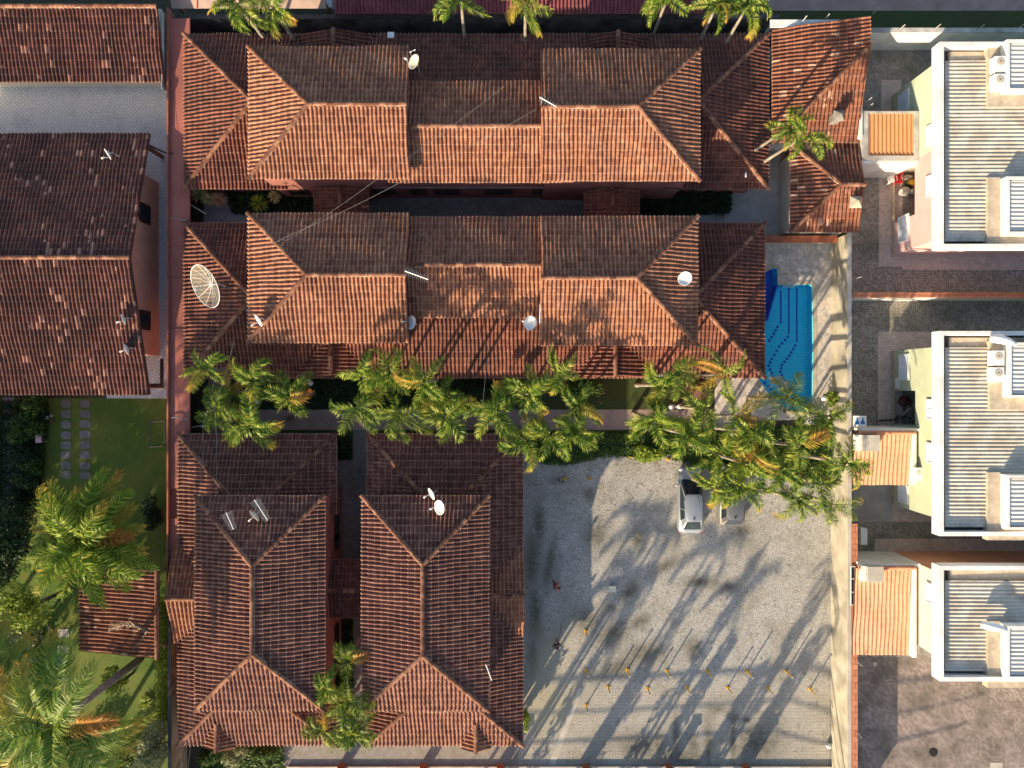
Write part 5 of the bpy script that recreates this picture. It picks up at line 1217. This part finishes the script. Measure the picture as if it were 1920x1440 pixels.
dish('white dish on the middle building at the start of its right block', 996, 606, 6.0, 170, 55, .42); dish('white round dish on the right hip of the middle building', 1285, 523, 7.0, 165, 62, .40)
dish('white dish on the right upright building, upper of two', 811, 925, 6.8, 205, 25, .36); dish('white dish on the right upright building, lower of two', 826, 951, 6.9, 185, 48, .42); dish('cream dish seen edge-on between two aerials on the left upright building', 479, 965, 7.1, 222, 10, .38, 'dish_cream')
# huge mesh dish
mdm, t, b = new_mat('dish_mesh'); b.inputs['Base Color'].default_value = (.34,.34,.27,1); tr = N(t, 'BsdfTransparent'); mx = N(t, 'MixShader'); mx.inputs[0].default_value = .30
t.links.new(tr.outputs[0], mx.inputs[1]); t.links.new(b.outputs[0], mx.inputs[2]); t.links.new(mx.outputs[0], t.nodes['Material Output'].inputs[0]); M['dish_mesh'] = mdm
bd = thing('mesh_dish', 'huge see-through mesh satellite dish with white ribs at the left end of the middle building', 'satellite dish', P(396,533,5.6))
n = Vector((-.60,-.36,0)).normalized(); n = (n*math.cos(R(48))+Vector((0,0,math.sin(R(48))))); n = (Vector((math.cos(R(28))*math.cos(R(43)), math.sin(R(28))*math.cos(R(43)), math.sin(R(43)))))
n = Vector((-math.cos(R(35))*math.cos(R(47)), -math.sin(R(35))*math.cos(R(47)), math.sin(R(47)))); Rm = n.to_track_quat('Z','Y').to_matrix(); rD = 1.3; dep = .42
def dp(rr_, a): return Rm @ Vector((rr_*math.cos(a), rr_*math.sin(a), dep*(rr_/rD)**2))
def chd(nm, mb, mt, sm=False): o = bpy.data.objects.new(nm, mb.mesh(nm, M[mt], sm)); link(o); o.parent = bd
mb = MB(); vs = [dp(rD*i/8+.001, 2*math.pi*k/32) for i in range(9) for k in range(32)]; mb.add(vs, [(i*32+k, i*32+(k+1)%32, (i+1)*32+(k+1)%32, (i+1)*32+k) for i in range(8) for k in range(32)]); chd('reflector', mb, 'dish_mesh', True)
for k in range(12): chd('rib', MB().tube([dp(rD*i/6, 2*math.pi*k/12)+n*.02 for i in range(7)], .012, 5), 'white_paint')
chd('rim', MB().tube([dp(rD, 2*math.pi*k/32) for k in range(33)], .02, 6, False), 'white_paint')
fe = n*.95; k = MB(); 
for a in (0.,2.1,4.2): k.tube([dp(rD*.55, a), fe], .014, 4)
k.ball(fe, .11); k.tube([fe, fe+n*.1], .08, 8); chd('receiver', k, 'metal'); chd('hub', MB().ball((0,0,0), .12), 'white_paint'); chd('mast', MB().tube([-n*.1, Vector((.25,.1,-.6)), Vector((.25,.1,-2.2))], .06, 8), 'metal')
def yagi(lab, px0, py0, px1, py1, h, n=12, el=.28, mast=(8,-4)):
    a = P(px0,py0,h); b = P(px1,py1,h); g = thing('aerial', lab, 'aerial', a, 0, 'television aerials on the roofs'); MB().tube([a,b], .028, 6).build('boom', M['white_paint'], g); d = (b-a).normalized(); s = Vector((-d.y,d.x,0)); e = MB()
    for k in range(n): q = a.lerp(b, (k+.5)/n); e.tube([q-s*el*(1.2-.5*k/n), q+s*el*(1.2-.5*k/n)], .010, 4)
    e.build('elements', M['metal'], g); MB().tube([a.lerp(b,.12), a.lerp(b,.12)+Vector((0,0,-.9))], .025, 6).build('mast', M['metal'], g)
yagi('long white aerial on the left upright building, right of the cream dish', 477, 937, 502, 976, 7.3, 13); yagi('bent white aerial on the left upright building, left of the cream dish', 424, 961, 438, 993, 7.1, 9)
yagi('slanting white aerial at the gable edge of the middle building', 759, 508, 803, 524, 7.5, 12, .22); yagi('white aerial with a triangular bracket on the gable of the upper building, right block', 1012, 182, 1043, 200, 7.6, 6, .2)
yagi('thin white aerial lying along the right edge of the right upright building', 911, 1246, 922, 1276, 6.3, 5, .08); yagi('small white aerial rod in the middle of the middle building, by the white dish', 1013, 570, 1012, 606, 6.4, 6, .1); yagi('short white aerial bracket on the upper building, above the cream dish', 768, 98, 779, 93, 6.6, 3, .06)
for px, py, h, lb, v in ((733,66,4.0,'small pale panel standing at the top eave of the upper building',(.4,.35,.02)),(1398,328,4.2,'white plastic scrap on the lower right hip of the upper building',(.08,.28,.02))):
    q = P(px,py,h); tag(MB().box(q.x-v[0]/2,q.y-v[1]/2,h,q.x+v[0]/2,q.y+v[1]/2,h+.05).build('panel', M['white_paint']), lb, 'panel')
# overhead wires
def wire(lab, pts, r=.007, mat='wire'):
    mb = MB(); P3 = [P(*p) for p in pts]; out = []
    for a, b in zip(P3[:-1], P3[1:]): out += [a.lerp(b, k/8)-Vector((0,0,.25*math.sin(math.pi*k/8))) for k in range(8)]
    mb.tube(out+[P3[-1]], r, 4); tag(mb.build('overhead_wire', M[mat]), lab, 'wire', 'thin wires over the roofs')
wire('upper of two thin pale wires slanting over the left walkway', [(945,162,7.6),(715,330,7.4),(530,455,7.4),(462,585,7.0)]); wire('lower of two thin pale wires slanting over the left walkway', [(1005,205,7.6),(745,345,7.2),(545,440,7.2),(470,470,7.2)])
wire('faint wire over the roof of the left upright building near the palms', [(438,640,6.8),(402,760,6.8),(404,932,6.6)]); wire('leftmost faint wire over the palms above the left upright building', [(412,650,6.8),(380,800,6.6),(372,928,6.5)]); wire('faint wire crossing the garden towards the right upright building', [(915,650,6.4),(905,760,6.2),(903,815,6.0)])
wire('upper of the wires bundled at the lower left roof corner', [(355,1100,4.4),(345,1240,4.2),(358,1350,4.),(338,1445,4.)]); wire('lower of the wires bundled at the lower left roof corner', [(362,1105,4.4),(350,1270,4.2),(338,1445,4.)]); wire('third wire at the lower left roof corner, leaning right', [(372,1175,4.4),(352,1445,4.)])
wire('thin wire along the terracotta edge wall', [(318,45,2.95),(319,300,2.95),(319,520,2.95),(317,800,2.95),(314,1080,2.95)], .01, 'darkwire'); wire('green garden hose hanging in the dark left bed', [(40,1140,1.),(47,1200,.6),(70,1215,.4),(90,1200,.5),(82,1160,.8),(80,1115,1.2)], .02, 'metal')

# ---------------------------------------------------------------- posts, cars, people
posts = [(1098,1183,'top of the left column of posts'),(1099,1256,'second in the left column of posts'),(1099,1322,'lowest in the left column of posts'),(1140,1288,'first from the left in the lower row'),(1176,1256,'second from the left in the upper row'),(1214,1290,'second from the left in the lower row'),(1250,1257,'third from the left in the upper row'),(1288,1289,'third from the left in the lower row'),(1326,1258,'third from the right in the upper row'),(1364,1289,'third from the right in the lower row'),(1401,1259,'second from the right in the upper row'),(1439,1289,'second from the right in the lower row'),(1474,1258,'last on the right in the upper row'),(1518,1291,'last on the right in the lower row, by the beige wall'),
 (1182,856,'at the ivy edge, left of the lime shrub'),(1252,861,'at the ivy edge, right of the lime shrub'),(1059,897,'half in the grass stains near the right upright building'),(1104,897,'at the top of the open gravel')]
p0 = None
for px, py, lb in posts:
    lab = 'short yellow parking post, '+lb
    if p0 is None:
        p0 = thing('parking_post', lab, 'post', P(px, py), 0, 'yellow parking posts')
        for nm, mb, mt in (('shaft', MB().tube([(0,0,0),(0,0,1.05)], .045, 8), 'yellow'), ('cap', MB().tube([(0,0,1.05),(0,0,1.10)], .06, 8), 'white_old'), ('base', MB().box(-.1,-.1,0,.1,.1,.05), 'yellow')):
            o = bpy.data.objects.new(nm, mb.mesh(nm, M[mt])); link(o); o.parent = p0
    else: copy_thing(p0, P(px, py), random.uniform(0,1), lab)

M['silver'] = paint_mat('silver_paint', (.36,.39,.42), .3, .5, .5); M['grey_car'] = paint_mat('grey_brown_paint', (.20,.195,.195), .3, .5, .5)
M['light_red'] = paint_mat('tail_lamp', (.45,.02,.02), .2); M['light_white'] = paint_mat('head_lamp', (.75,.76,.78), .15)
M['rim'] = paint_mat('wheel_rim', (.5,.5,.5), .3, .7)
def car(lab, px, py, mat, L, roof, hatch, rz=0.):
    g = thing('parked_car', lab, 'car', P(px, py, .01), R(rz), 'parked cars')
    def ch(nm, mb, mt, sm=False, par=None): o = bpy.data.objects.new(nm, mb.mesh(nm, M[mt], sm)); link(o); o.parent = par or g; return o
    h2 = L/2; W2 = .86
    # stations: y, halfwidth, z_belt(edge), z_crown
    wb, wt, rt, rb = roof     # windscreen base y, top y, roof rear y, rear glass base y
    st = [(h2, .55, .50, .56), (h2-.12, .74, .62, .68), (h2-.45, .83, .72, .80), (wb, W2, .88, .96), (0., W2+.01, .92, .95), (rb, W2, .95, 1.0 if not hatch else .98), (-h2+.22, .80, .88, .95), (-h2+.06, .72, .72, .78), (-h2, .58, .55, .58)]
    mb = MB(); vs = []
    for y, wd, zb, zc in st:
        for x, z in ((-wd*.9,.22),(-wd,.38),(-wd*1.0,.62 if zb > .65 else zb*.9),(-wd*.95,zb),(-wd*.5,zc*.99),(0,zc),(wd*.5,zc*.99),(wd*.95,zb),(wd*1.0,.62 if zb > .65 else zb*.9),(wd,.38),(wd*.9,.22)): vs.append((x,y,z))
    k = 11; m_ = len(st); fs = [(i*k+j, i*k+j+1, (i+1)*k+j+1, (i+1)*k+j) for i in range(m_-1) for j in range(k-1)]+[tuple(range(k)), tuple((m_-1)*k+j for j in range(k-1,-1,-1))]+[(i*k+k-1, i*k, (i+1)*k, (i+1)*k+k-1) for i in range(m_-1)]
    mb.add(vs, fs); bd_ = ch('body', mb, mat, True)
    zr = 1.46; wr = .56; wbm = .73
    # greenhouse: base ring and roof ring
    base = [(wb,.60),(wb-.22,wbm),(wt-.6,wbm+.02),(rt,wbm),(rb+.12,wbm-.05),(rb,.58)]
    top = [(wt+.03,.40),(wt-.06,wr-.03),(wt-.6,wr+.02),(rt+.2,wr),(rt+.04,wr-.03),(rt,.42)]
    vs = [(-w_,y,.91) for y,w_ in base]+[(w_,y,.91) for y,w_ in reversed(base)]; nb = len(vs); vs += [(-w_,y,zr-.03 if i in (0,5) else zr) for i,(y,w_) in enumerate(top)]+[(w_,y,zr-.03 if i in (0,5) else zr) for i,(y,w_) in reversed(list(enumerate(top)))]
    gh_ = MB(); gh_.add(vs, [(i,(i+1)%nb,nb+(i+1)%nb,nb+i) for i in range(nb)]+[tuple(range(nb,2*nb))[::-1]]); gh_.build
    ch('cabin', gh_, mat)
    ro = MB(); rv = []; ys_ = [wt+.02, wt-.15, (wt+rt)/2, rt+.15, rt+.0]
    for y, ww, zz in ((ys_[0],.46,zr),(ys_[1],.53,zr+.03),(ys_[2],.555,zr+.055),(ys_[3],.53,zr+.035),(ys_[4],.45,zr+.005)):
        for f_, dz in ((-1,-.045),(-.85,0),(0,.012),(.85,0),(1,-.045)): rv.append((ww*f_,y,zz+dz))
    ro.add(rv, [(i*5+j,(i+1)*5+j,(i+1)*5+j+1,i*5+j+1) for i in range(4) for j in range(4)]); ch('roof', ro, mat, True)
    def pane(pts, nm): 
        p_ = [Vector(q) for q in pts]; nrm = (p_[1]-p_[0]).cross(p_[2]-p_[0]).normalized(); c_ = sum(p_, Vector())/len(p_)
        if nrm.dot(c_-Vector((0,(wt+rt)/2,.9))) < 0: nrm = -nrm
        mb_ = MB(); mb_.add([q+nrm*.014 for q in p_]+[q-nrm*.01 for q in p_], [tuple(range(len(p_))), tuple(range(len(p_)))[::-1]]+[(i,(i+1)%len(p_),len(p_)+(i+1)%len(p_),len(p_)+i) for i in range(len(p_))]); return ch(nm, mb_, 'glass' if nm != 'rear_window' else 'glass_blue')
    pane([(-.60,wb-.03,.935),(.60,wb-.03,.935),(.43,wt+.07,zr-.05),(-.43,wt+.07,zr-.05)], 'windscreen')
    for sg in (-1,1): pane([(sg*.60,wb-.03,.935),(sg*.715,wb-.24,.94),(sg*.53,wt-.03,zr-.03),(sg*.43,wt+.07,zr-.05)], 'windscreen')
    zt = .985; pane([(-.56,rb+.05,zt),(.56,rb+.05,zt),(.44,rt-.05 if hatch else rt-.04,zr-.06),(-.44,rt-.04,zr-.06)], 'rear_window')
    for sg in (-1,1):
        mid = (wt+rt)/2-.1
        pane([(sg*.735,wb-.35,.95),(sg*.752,mid+.04,.95),(sg*.585,mid+.04,zr-.04),(sg*.56,wt-.2,zr-.04)], 'side_window'); pane([(sg*.75,mid-.04,.95),(sg*.735,rt-.02,.95),(sg*.57,rt+.22,zr-.04),(sg*.585,mid-.04,zr-.04)], 'side_window')
        mi = MB(); mi.ball((sg*(W2+.1), wb-.42, .98), (.12,.07,.08), 10, 6); mi.beam((sg*(W2-.05), wb-.4,.93),(sg*(W2+.08), wb-.42,.97),.04); ch('mirror', mi, mat if not hatch else 'black')
        for yy in (h2-.78, -h2+.72):
            wl = MB(); Mx = Matrix.Rotation(R(90), 3, 'Y'); wl.lathe([(.20,-.1),(.30,-.1),(.315,-.06),(.315,.06),(.30,.1),(.20,.1)], (sg*(W2-.17),yy,.31), 22, Mx); wo = ch('wheel', wl, 'black', False); rm_ = MB(); rm_.lathe([(.001,.085*sg),(.2,.1*sg),(.2,.04*sg)], (sg*(W2-.17),yy,.31), 14, Mx); ch('rim', rm_, 'rim', False, wo)
        hl = MB(); hl.ball((sg*.60,h2-.16,.60),(.16,.14,.08),10,6); ch('headlight', hl, 'light_white'); tl = MB(); tl.ball((sg*.66,-h2+.13,.74),(.07,.08,.10),10,6); ch('tail_light', tl, 'light_red')
        dh = MB(); dh.beam((sg*(W2+.005),.25,.74),(sg*(W2+.005),.42,.74),.03); dh.beam((sg*(W2+.005),-.6,.76),(sg*(W2+.005),-.43,.76),.03); ch('door_handle', dh, mat)
    an = MB(); an.beam((0,rt+.28,zr+.05),(0,rt+.12,zr+.11),.05,.06); ch('roof_aerial', an, 'black')
    if hatch: sp_ = MB(); sp_.beam((-.48,rt-.06,zr-.01),(.48,rt-.06,zr-.01),.16,.035); ch('spoiler', sp_, mat)
    bp = MB(); bp.beam((-.62,-h2-.01,.42),(.62,-h2-.01,.42),.10,.22); ch('rear_bumper', bp, mat); bp = MB(); bp.beam((-.6,h2+.0,.38),(.6,h2+.0,.38),.10,.2); ch('front_bumper', bp, mat)
    pl = MB(); pl.box(-.2,-h2-.075,.44,.2,-h2-.062,.56); ch('number_plate', pl, 'white_paint')
    return g
car('silver saloon car parked on the gravel under palm fronds, left of the darker car', 1290, 936, 'silver', 4.35, (1.50,.48,-1.22,-1.86), False, 0.5)
car('darker grey-brown hatchback mostly hidden under the palms, right of the silver car', 1366, 927, 'grey_car', 4.0, (1.1,.3,-1.45,-1.88), True, -1)
q = P(1147,1103,0); bx = thing('cardboard_box', 'flat pale square box lying alone on the gravel', 'box', q); b_ = MB(); b_.box(q.x-.22,q.y-.17,0.01,q.x+.22,q.y+.17,.2); b_.build('body', M['cream'], bx); MB().box(q.x-.25,q.y-.2,.2,q.x+.25,q.y+.2,.24).build('lid', M['cream'], bx)
q = P(1551,1396,0); tag(MB().ball((q.x,q.y,.2),.17).build('ball', M['white_paint'], None, True), 'small white ball at the foot of the beige wall, lower right of the car park', 'ball')

def person(lab, px, py, rz, joints, shirt, trousers, hair, skin, extra=None):
    """joints: dict of name->(x,y,z) ; body grown as one skinned surface"""
    g = thing('person', lab, 'person', P(px, py, .01), R(rz))
    J = joints
    def skin_obj(nm, chain, mt, sub=2, par=None):
        names = []; vs = []; es = []; rs = []
        idx = {}
        for a, b, ra, rb in chain:
            for nme, rr in ((a, ra), (b, rb)):
                if nme not in idx: idx[nme] = len(vs); vs.append(J[nme]); rs.append(rr)
            es.append((idx[a], idx[b]))
        me = bpy.data.meshes.new(nm); me.from_pydata(vs, es, []); o = bpy.data.objects.new(nm, me); link(o); o.parent = par or g
        md = o.modifiers.new('Skin', 'SKIN'); me.skin_vertices or None
        for i, rr in enumerate(rs): me.skin_vertices[0].data[i].radius = (rr, rr) if not hasattr(rr, '__len__') else rr
        me.skin_vertices[0].data[0].use_root = True
        s_ = o.modifiers.new('Sub', 'SUBSURF'); s_.levels = sub; s_.render_levels = sub; me.materials.append(M[mt]); md.use_smooth_shade = True; return o
    body = [('pel','spine',(.15,.11),(.14,.10)),('spine','chest',(.14,.10),(.17,.11)),('chest','neck',(.17,.11),.055),('neck','head0',.055,.07),
            ('pel','hipl',(.15,.11),.09),('pel','hipr',(.15,.11),.09)]
    for s in 'lr':
        body += [('chest','sh'+s,(.17,.11),.065),('sh'+s,'el'+s,.065,.045),('el'+s,'wr'+s,.045,.03),('wr'+s,'palm'+s,.03,.035),
                 ('hip'+s,'kn'+s,.09,.06),('kn'+s,'an'+s,.06,.04),('an'+s,'toe'+s,.045,.04)]
        w_ = Vector(J['wr'+s]); e_ = Vector(J['el'+s]); d = (w_-e_).normalized(); J['palm'+s] = tuple(w_+d*.07)
        sd = d.cross(Vector((0,0,1))); sd = sd.normalized() if sd.length > .1 else Vector((1,0,0)); cu = d.cross(sd)
        for fi in range(4):
            a = w_+d*.09+sd*(.026*(fi-1.5)); ln = (.07,.085,.08,.06)[fi]; J['f%d%s0'%(fi,s)] = tuple(a); J['f%d%s1'%(fi,s)] = tuple(a+d*ln*.6+cu*ln*.3); J['f%d%s2'%(fi,s)] = tuple(a+d*ln*.8+cu*ln*.75)
            body += [('palm'+s,'f%d%s0'%(fi,s),.03,.010),('f%d%s0'%(fi,s),'f%d%s1'%(fi,s),.010,.009),('f%d%s1'%(fi,s),'f%d%s2'%(fi,s),.009,.007)]
        J['t'+s+'1'] = tuple(w_+d*.05+sd*.06); J['t'+s+'2'] = tuple(w_+d*.09+sd*.075+cu*.02); body += [('palm'+s,'t'+s+'1',.03,.011),('t'+s+'1','t'+s+'2',.011,.009)]
    skin_obj('body', body, skin)
    hd_ = Vector(J['head']); face = Vector(J.get('face', (0,-1,0))).normalized(); mb = MB(); mb.ball(hd_, (.078,.095,.115), 16, 12)
    mb.ball(hd_+face*.10+Vector((0,0,-.01)), .018, 6, 4); fs_ = face.cross(Vector((0,0,1))).normalized()
    for sg in (-1,1): mb.ball(hd_+fs_*sg*.08, (.015,.02,.03), 6, 4)
    h_ = bpy.data.objects.new('head', mb.mesh('head', M[skin], True)); link(h_); h_.parent = g
    ey = MB(); [ey.ball(hd_+face*.088+fs_*sg*.032+Vector((0,0,.01)), .011, 6, 4) for sg in (-1,1)]; o = bpy.data.objects.new('eyes', ey.mesh('eyes', M['black'])); link(o); o.parent = h_
    mo = MB(); mo.ball(hd_+face*.089+Vector((0,0,-.05)), (.025,.012,.008), 8, 4); o = bpy.data.objects.new('mouth', mo.mesh('mouth', M['red_cap'])); link(o); o.parent = h_
    hb = MB(); hb.ball(hd_-face*.018+Vector((0,0,.03)), (.092,.104,.108), 16, 10); o = bpy.data.objects.new('hair', hb.mesh('hair', M[hair], True)); link(o); o.parent = g
    if shirt:
        sc = [('pel','spine',(.175,.13),(.165,.125)),('spine','chest',(.165,.125),(.19,.13)),('chest','neck0',(.19,.13),.07)]; J['neck0'] = tuple(Vector(J['chest']).lerp(Vector(J['neck']), .55))
        for s in 'lr': J['sl'+s] = tuple(Vector(J['sh'+s]).lerp(Vector(J['el'+s]), .6)); sc += [('chest','sh'+s,(.19,.13),.085),('sh'+s,'sl'+s,.085,.07)]
        skin_obj('shirt', sc, shirt)
    tc = [('pel','hipl',(.17,.13),.11),('pel','hipr',(.17,.13),.11)]
    for s in 'lr': J['kl'+s] = tuple(Vector(J['hip'+s]).lerp(Vector(J['kn'+s]), .92)); tc += [('hip'+s,'kl'+s,.11,.08)]
    skin_obj('shorts', tc, trousers)
    return g
M['skin'] = paint_mat('skin', (.36,.17,.11), .5); M['hair'] = paint_mat('dark_hair', (.02,.015,.012), .6); M['shirt_red'] = paint_mat('red_brown_shirt', (.42,.13,.10), .8); M['shorts_dark'] = paint_mat('dark_shorts', (.05,.06,.08), .8); M['shirt_grey'] = paint_mat('grey_shirt', (.30,.32,.35), .8); M['skin_red'] = paint_mat('sunburnt_skin', (.40,.16,.11), .5)
def pose(lean=0., arm=((.28,.0,1.12),(.3,.2,.9)), arm2=((-.28,.0,1.12),(-.3,.2,.9)), step=.15):
    return dict(pel=(0,0,.93), spine=(0,lean*.3,1.1), chest=(0,lean*.7,1.32), neck=(0,lean,1.48), head0=(0,lean*1.1,1.55), head=(0,lean*1.25,1.62), hipl=(.1,0,.88), hipr=(-.1,0,.88), knl=(.11,step*.6,.5), knr=(-.11,-step*.3,.5),
      anl=(.12,step,.09), anr=(-.12,-step,.09), toel=(.13,step+.16,.04), toer=(-.13,-step+.16,.04), shl=(.19,lean*.75,1.40), shr=(-.19,lean*.75,1.40), ell=arm[0], wrl=arm[1], elr=arm2[0], wrr=arm2[1], face=(0,1,-.1))
person('person in red-brown top with dark hair, walking in the shaded part of the car park', 1040, 1091, -80, pose(.16, ((.27,.02,1.12),(.22,.16,.88)), ((-.27,.02,1.12),(-.22,.16,.88))), 'shirt_red', 'shorts_dark', 'hair', 'skin')
person('dark-haired person in grey shirt sweeping with a long rake, lower left of the car park', 1043, 1203, 15, pose(.14, ((.30,.12,1.15),(.12,.42,1.02)), ((-.28,.15,1.12),(-.02,.34,.86))), 'shirt_grey', 'shorts_dark', 'hair', 'skin')
rk = thing('rake', 'long-handled rake held by the person in the grey shirt', 'rake', P(1043,1203,0)); q = P(1043,1203,0); d = Vector((.25,.9,0)).normalized()
a = q+d*.25+Vector((.02,0,1.12)); b = q+d*1.3+Vector((0,0,.06)); MB().tube([a-(b-a).normalized()*.35, b], .016, 6).build('handle', M['wood'], rk); k = MB(); s_ = Vector((-d.y,d.x,0)); k.beam(b-s_*.25, b+s_*.25, .04, .05)
for i in range(9): k.tube([b+s_*(-.24+.06*i), b+s_*(-.24+.06*i)-Vector((0,0,.05))], .006, 4)
k.build('rake_head', M['metal'], rk)

# ---------------------------------------------------------------- lawn things
for cx, ys in ((124, (757,776,796,816,835,853,872,890)), (160, (757,776,795,815,834,853,873,891))):
    for k, py in enumerate(ys):
        q = P(cx, py); r = random.Random(cx*py); w_ = .34 if cx < 140 else .37; hh_ = .27; pts = []
        for a in range(16): t_ = 2*math.pi*(a+.5)/16; s_ = 1/max(abs(math.cos(t_)), abs(math.sin(t_)))**.75; pts.append((q.x+w_*s_*math.cos(t_)*r.uniform(.95,1.04), q.y+hh_*s_*math.sin(t_)*r.uniform(.95,1.04)))
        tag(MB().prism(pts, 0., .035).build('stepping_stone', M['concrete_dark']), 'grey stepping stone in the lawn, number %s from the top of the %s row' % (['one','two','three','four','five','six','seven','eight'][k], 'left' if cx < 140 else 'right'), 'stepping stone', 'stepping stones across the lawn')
for k, py in enumerate((1187,1218,1240,1259,1276,1293,1312)):
    q = P(119, py); tag(MB().box(q.x-.38,q.y-.28,0,q.x+.38,q.y+.28,.03).build('stepping_stone', M['concrete_light']), 'pale stepping stone in sunlit grass left of the garden roof, number %s from the top' % ['one','two','three','four','five','six','seven'][k], 'stepping stone', 'sunlit stepping stones')
tb = thing('garden_table', 'small pink table in the left flower bed', 'table', P(72,822)); q = P(72,822,.6); MB().box(q.x-.19,q.y-.29,.58,q.x+.19,q.y+.29,.62).build('tabletop', M['pale_pink'], tb)
for a in (-.15,.15):
    for b_ in (-.24,.24): MB().beam((q.x+a,q.y+b_,0),(q.x+a,q.y+b_,.58),.04).build('leg', M['pale_pink'], tb)
bn = thing('garden_stool', 'tiny brown stool right of the pink table', 'stool', P(84,821)); q = P(84,821); MB().box(q.x-.13,q.y-.13,.3,q.x+.13,q.y+.13,.33).build('seat', M['wood'], bn)
for a in (-.1,.1):
    for b_ in (-.1,.1): MB().beam((q.x+a,q.y+b_,0),(q.x+a,q.y+b_,.3),.03).build('leg', M['wood'], bn)
gl_ = thing('goal_frame', 'dark metal goal frame standing on the lit grass beside the terracotta strip', 'goal', P(295,815)); z_ = 1.4
pa, pb, pc, pd = P(279,791,z_), P(309,789,z_), P(309,836,z_), P(279,838,z_); k = MB()
for a, b_ in ((pa,pb),(pb,pc),(pc,pd),(pd,pa)): k.tube([a,b_], .04, 6)
k.build('top_frame', M['darkwire'], gl_)
for a in (pa,pb,pc,pd): MB().tube([a, Vector((a.x,a.y,0))], .035, 6).build('leg', M['darkwire'], gl_)
for px, py, mt, lb in ((91,783,'white_paint','small white pot in the left flower bed, left one'),(100,779,'white_old','small pale pot in the left flower bed, upper right one'),(101,790,'red_cap','small reddish pot in the left flower bed, lower right one')):
    q = P(px,py); tag(MB().lathe([(.06,0),(.10,.2),(.11,.22),(.08,.22),(.05,.1)], q, 12).build('flower_pot', M[mt]), lb, 'pot')
for px, py, lb in ((1259,763,'white round garden lamp under the palms, left one'),(1275,762,'white round garden lamp under the palms, right one'),(1373,814,'white round garden lamp at the edge of the stone terrace'),(583,718,'dim round garden lamp in the dark garden left of centre'),(483,753,'pale round garden lamp in the left palm group'),(1545,747,'small white lamp near the beige wall below the pool')):
    g = thing('garden_lamp', lb, 'lamp', P(px,py), 0, 'round garden lamps'); q = P(px,py,1.0); MB().ball((q.x,q.y,1.0), .17, 14, 9).build('globe', M['white_paint'], g, True); MB().tube([(q.x,q.y,0),(q.x,q.y,.85)], .035, 6).build('post', M['darkwire'], g)
g = thing('red_bin', 'small red bin in the dark garden beside the pale palm trunk', 'bin', P(711,728)); q = P(711,728); MB().box(q.x-.15,q.y-.2,.05,q.x+.15,q.y+.2,.62).build('body', M['red_plastic'], g); MB().box(q.x-.17,q.y-.22,.62,q.x+.17,q.y+.22,.67).build('lid', M['red_plastic'], g)
g = thing('parasol', 'dark red folded parasol canopy under the palms near the corner of the middle building', 'parasol', P(1300,728)); q = P(1300,728)
k = MB(); k.add([(q.x+1.0*math.cos(a*math.pi/4),q.y+.75*math.sin(a*math.pi/4),1.7) for a in range(8)]+[(q.x,q.y,2.1)], [(a,(a+1)%8,8) for a in range(8)]); k.build('canopy', M['pipe'], g); MB().tube([(q.x,q.y,0),(q.x,q.y,2.08)], .03).build('pole', M['metal'], g)
g = thing('bench', 'white slatted bench between the pool end and the palms', 'bench', P(1512,790)); q = P(1512,785)
for i in range(5): MB().beam((q.x-.4+.17*i,q.y-.35,.42),(q.x-.4+.17*i,q.y+.35,.42),.11,.03).build('slat', M['white_paint'], g)
for sx in (-.35,.3): MB().box(q.x+sx-.03,q.y-.3,0,q.x+sx+.03,q.y+.3,.4).build('leg', M['white_paint'], g)
g = thing('wall_box', 'white box fixed on the beige wall right of the pool, upper one', 'box', P(1588,534,1.8)); q = P(1588,534,1.7); MB().box(q.x-.1,q.y-.2,1.5,q.x+.16,q.y+.2,1.95).build('casing', M['white_paint'], g)
g = thing('wall_box', 'white box with a dark side on the beige wall right of the pool, lower one', 'box', P(1586,632,1.8)); q = P(1587,634,1.7); MB().box(q.x-.12,q.y-.22,1.5,q.x+.14,q.y+.22,1.95).build('casing', M['white_paint'], g)
ldr = thing('ladder', 'dark wire ladder leaning on the beige wall at the lower right of the car park', 'ladder', P(1560,1400)); 
for dx in (0, .28): MB().tube([P(1556,1445,.1)+Vector((dx*.3,0,0)), P(1558,1350,.3)+Vector((dx,0,0)), P(1557,1312,.2)+Vector((dx*.1,0,0))], .015, 5).build('rail', M['darkwire'], ldr)
k = MB()
for i in range(14): a = P(1556,1440-i*8,.15); k.tube([a, a+Vector((.10+.01*i,.05,.04))], .010, 4)
k.build('rungs', M['darkwire'], ldr)
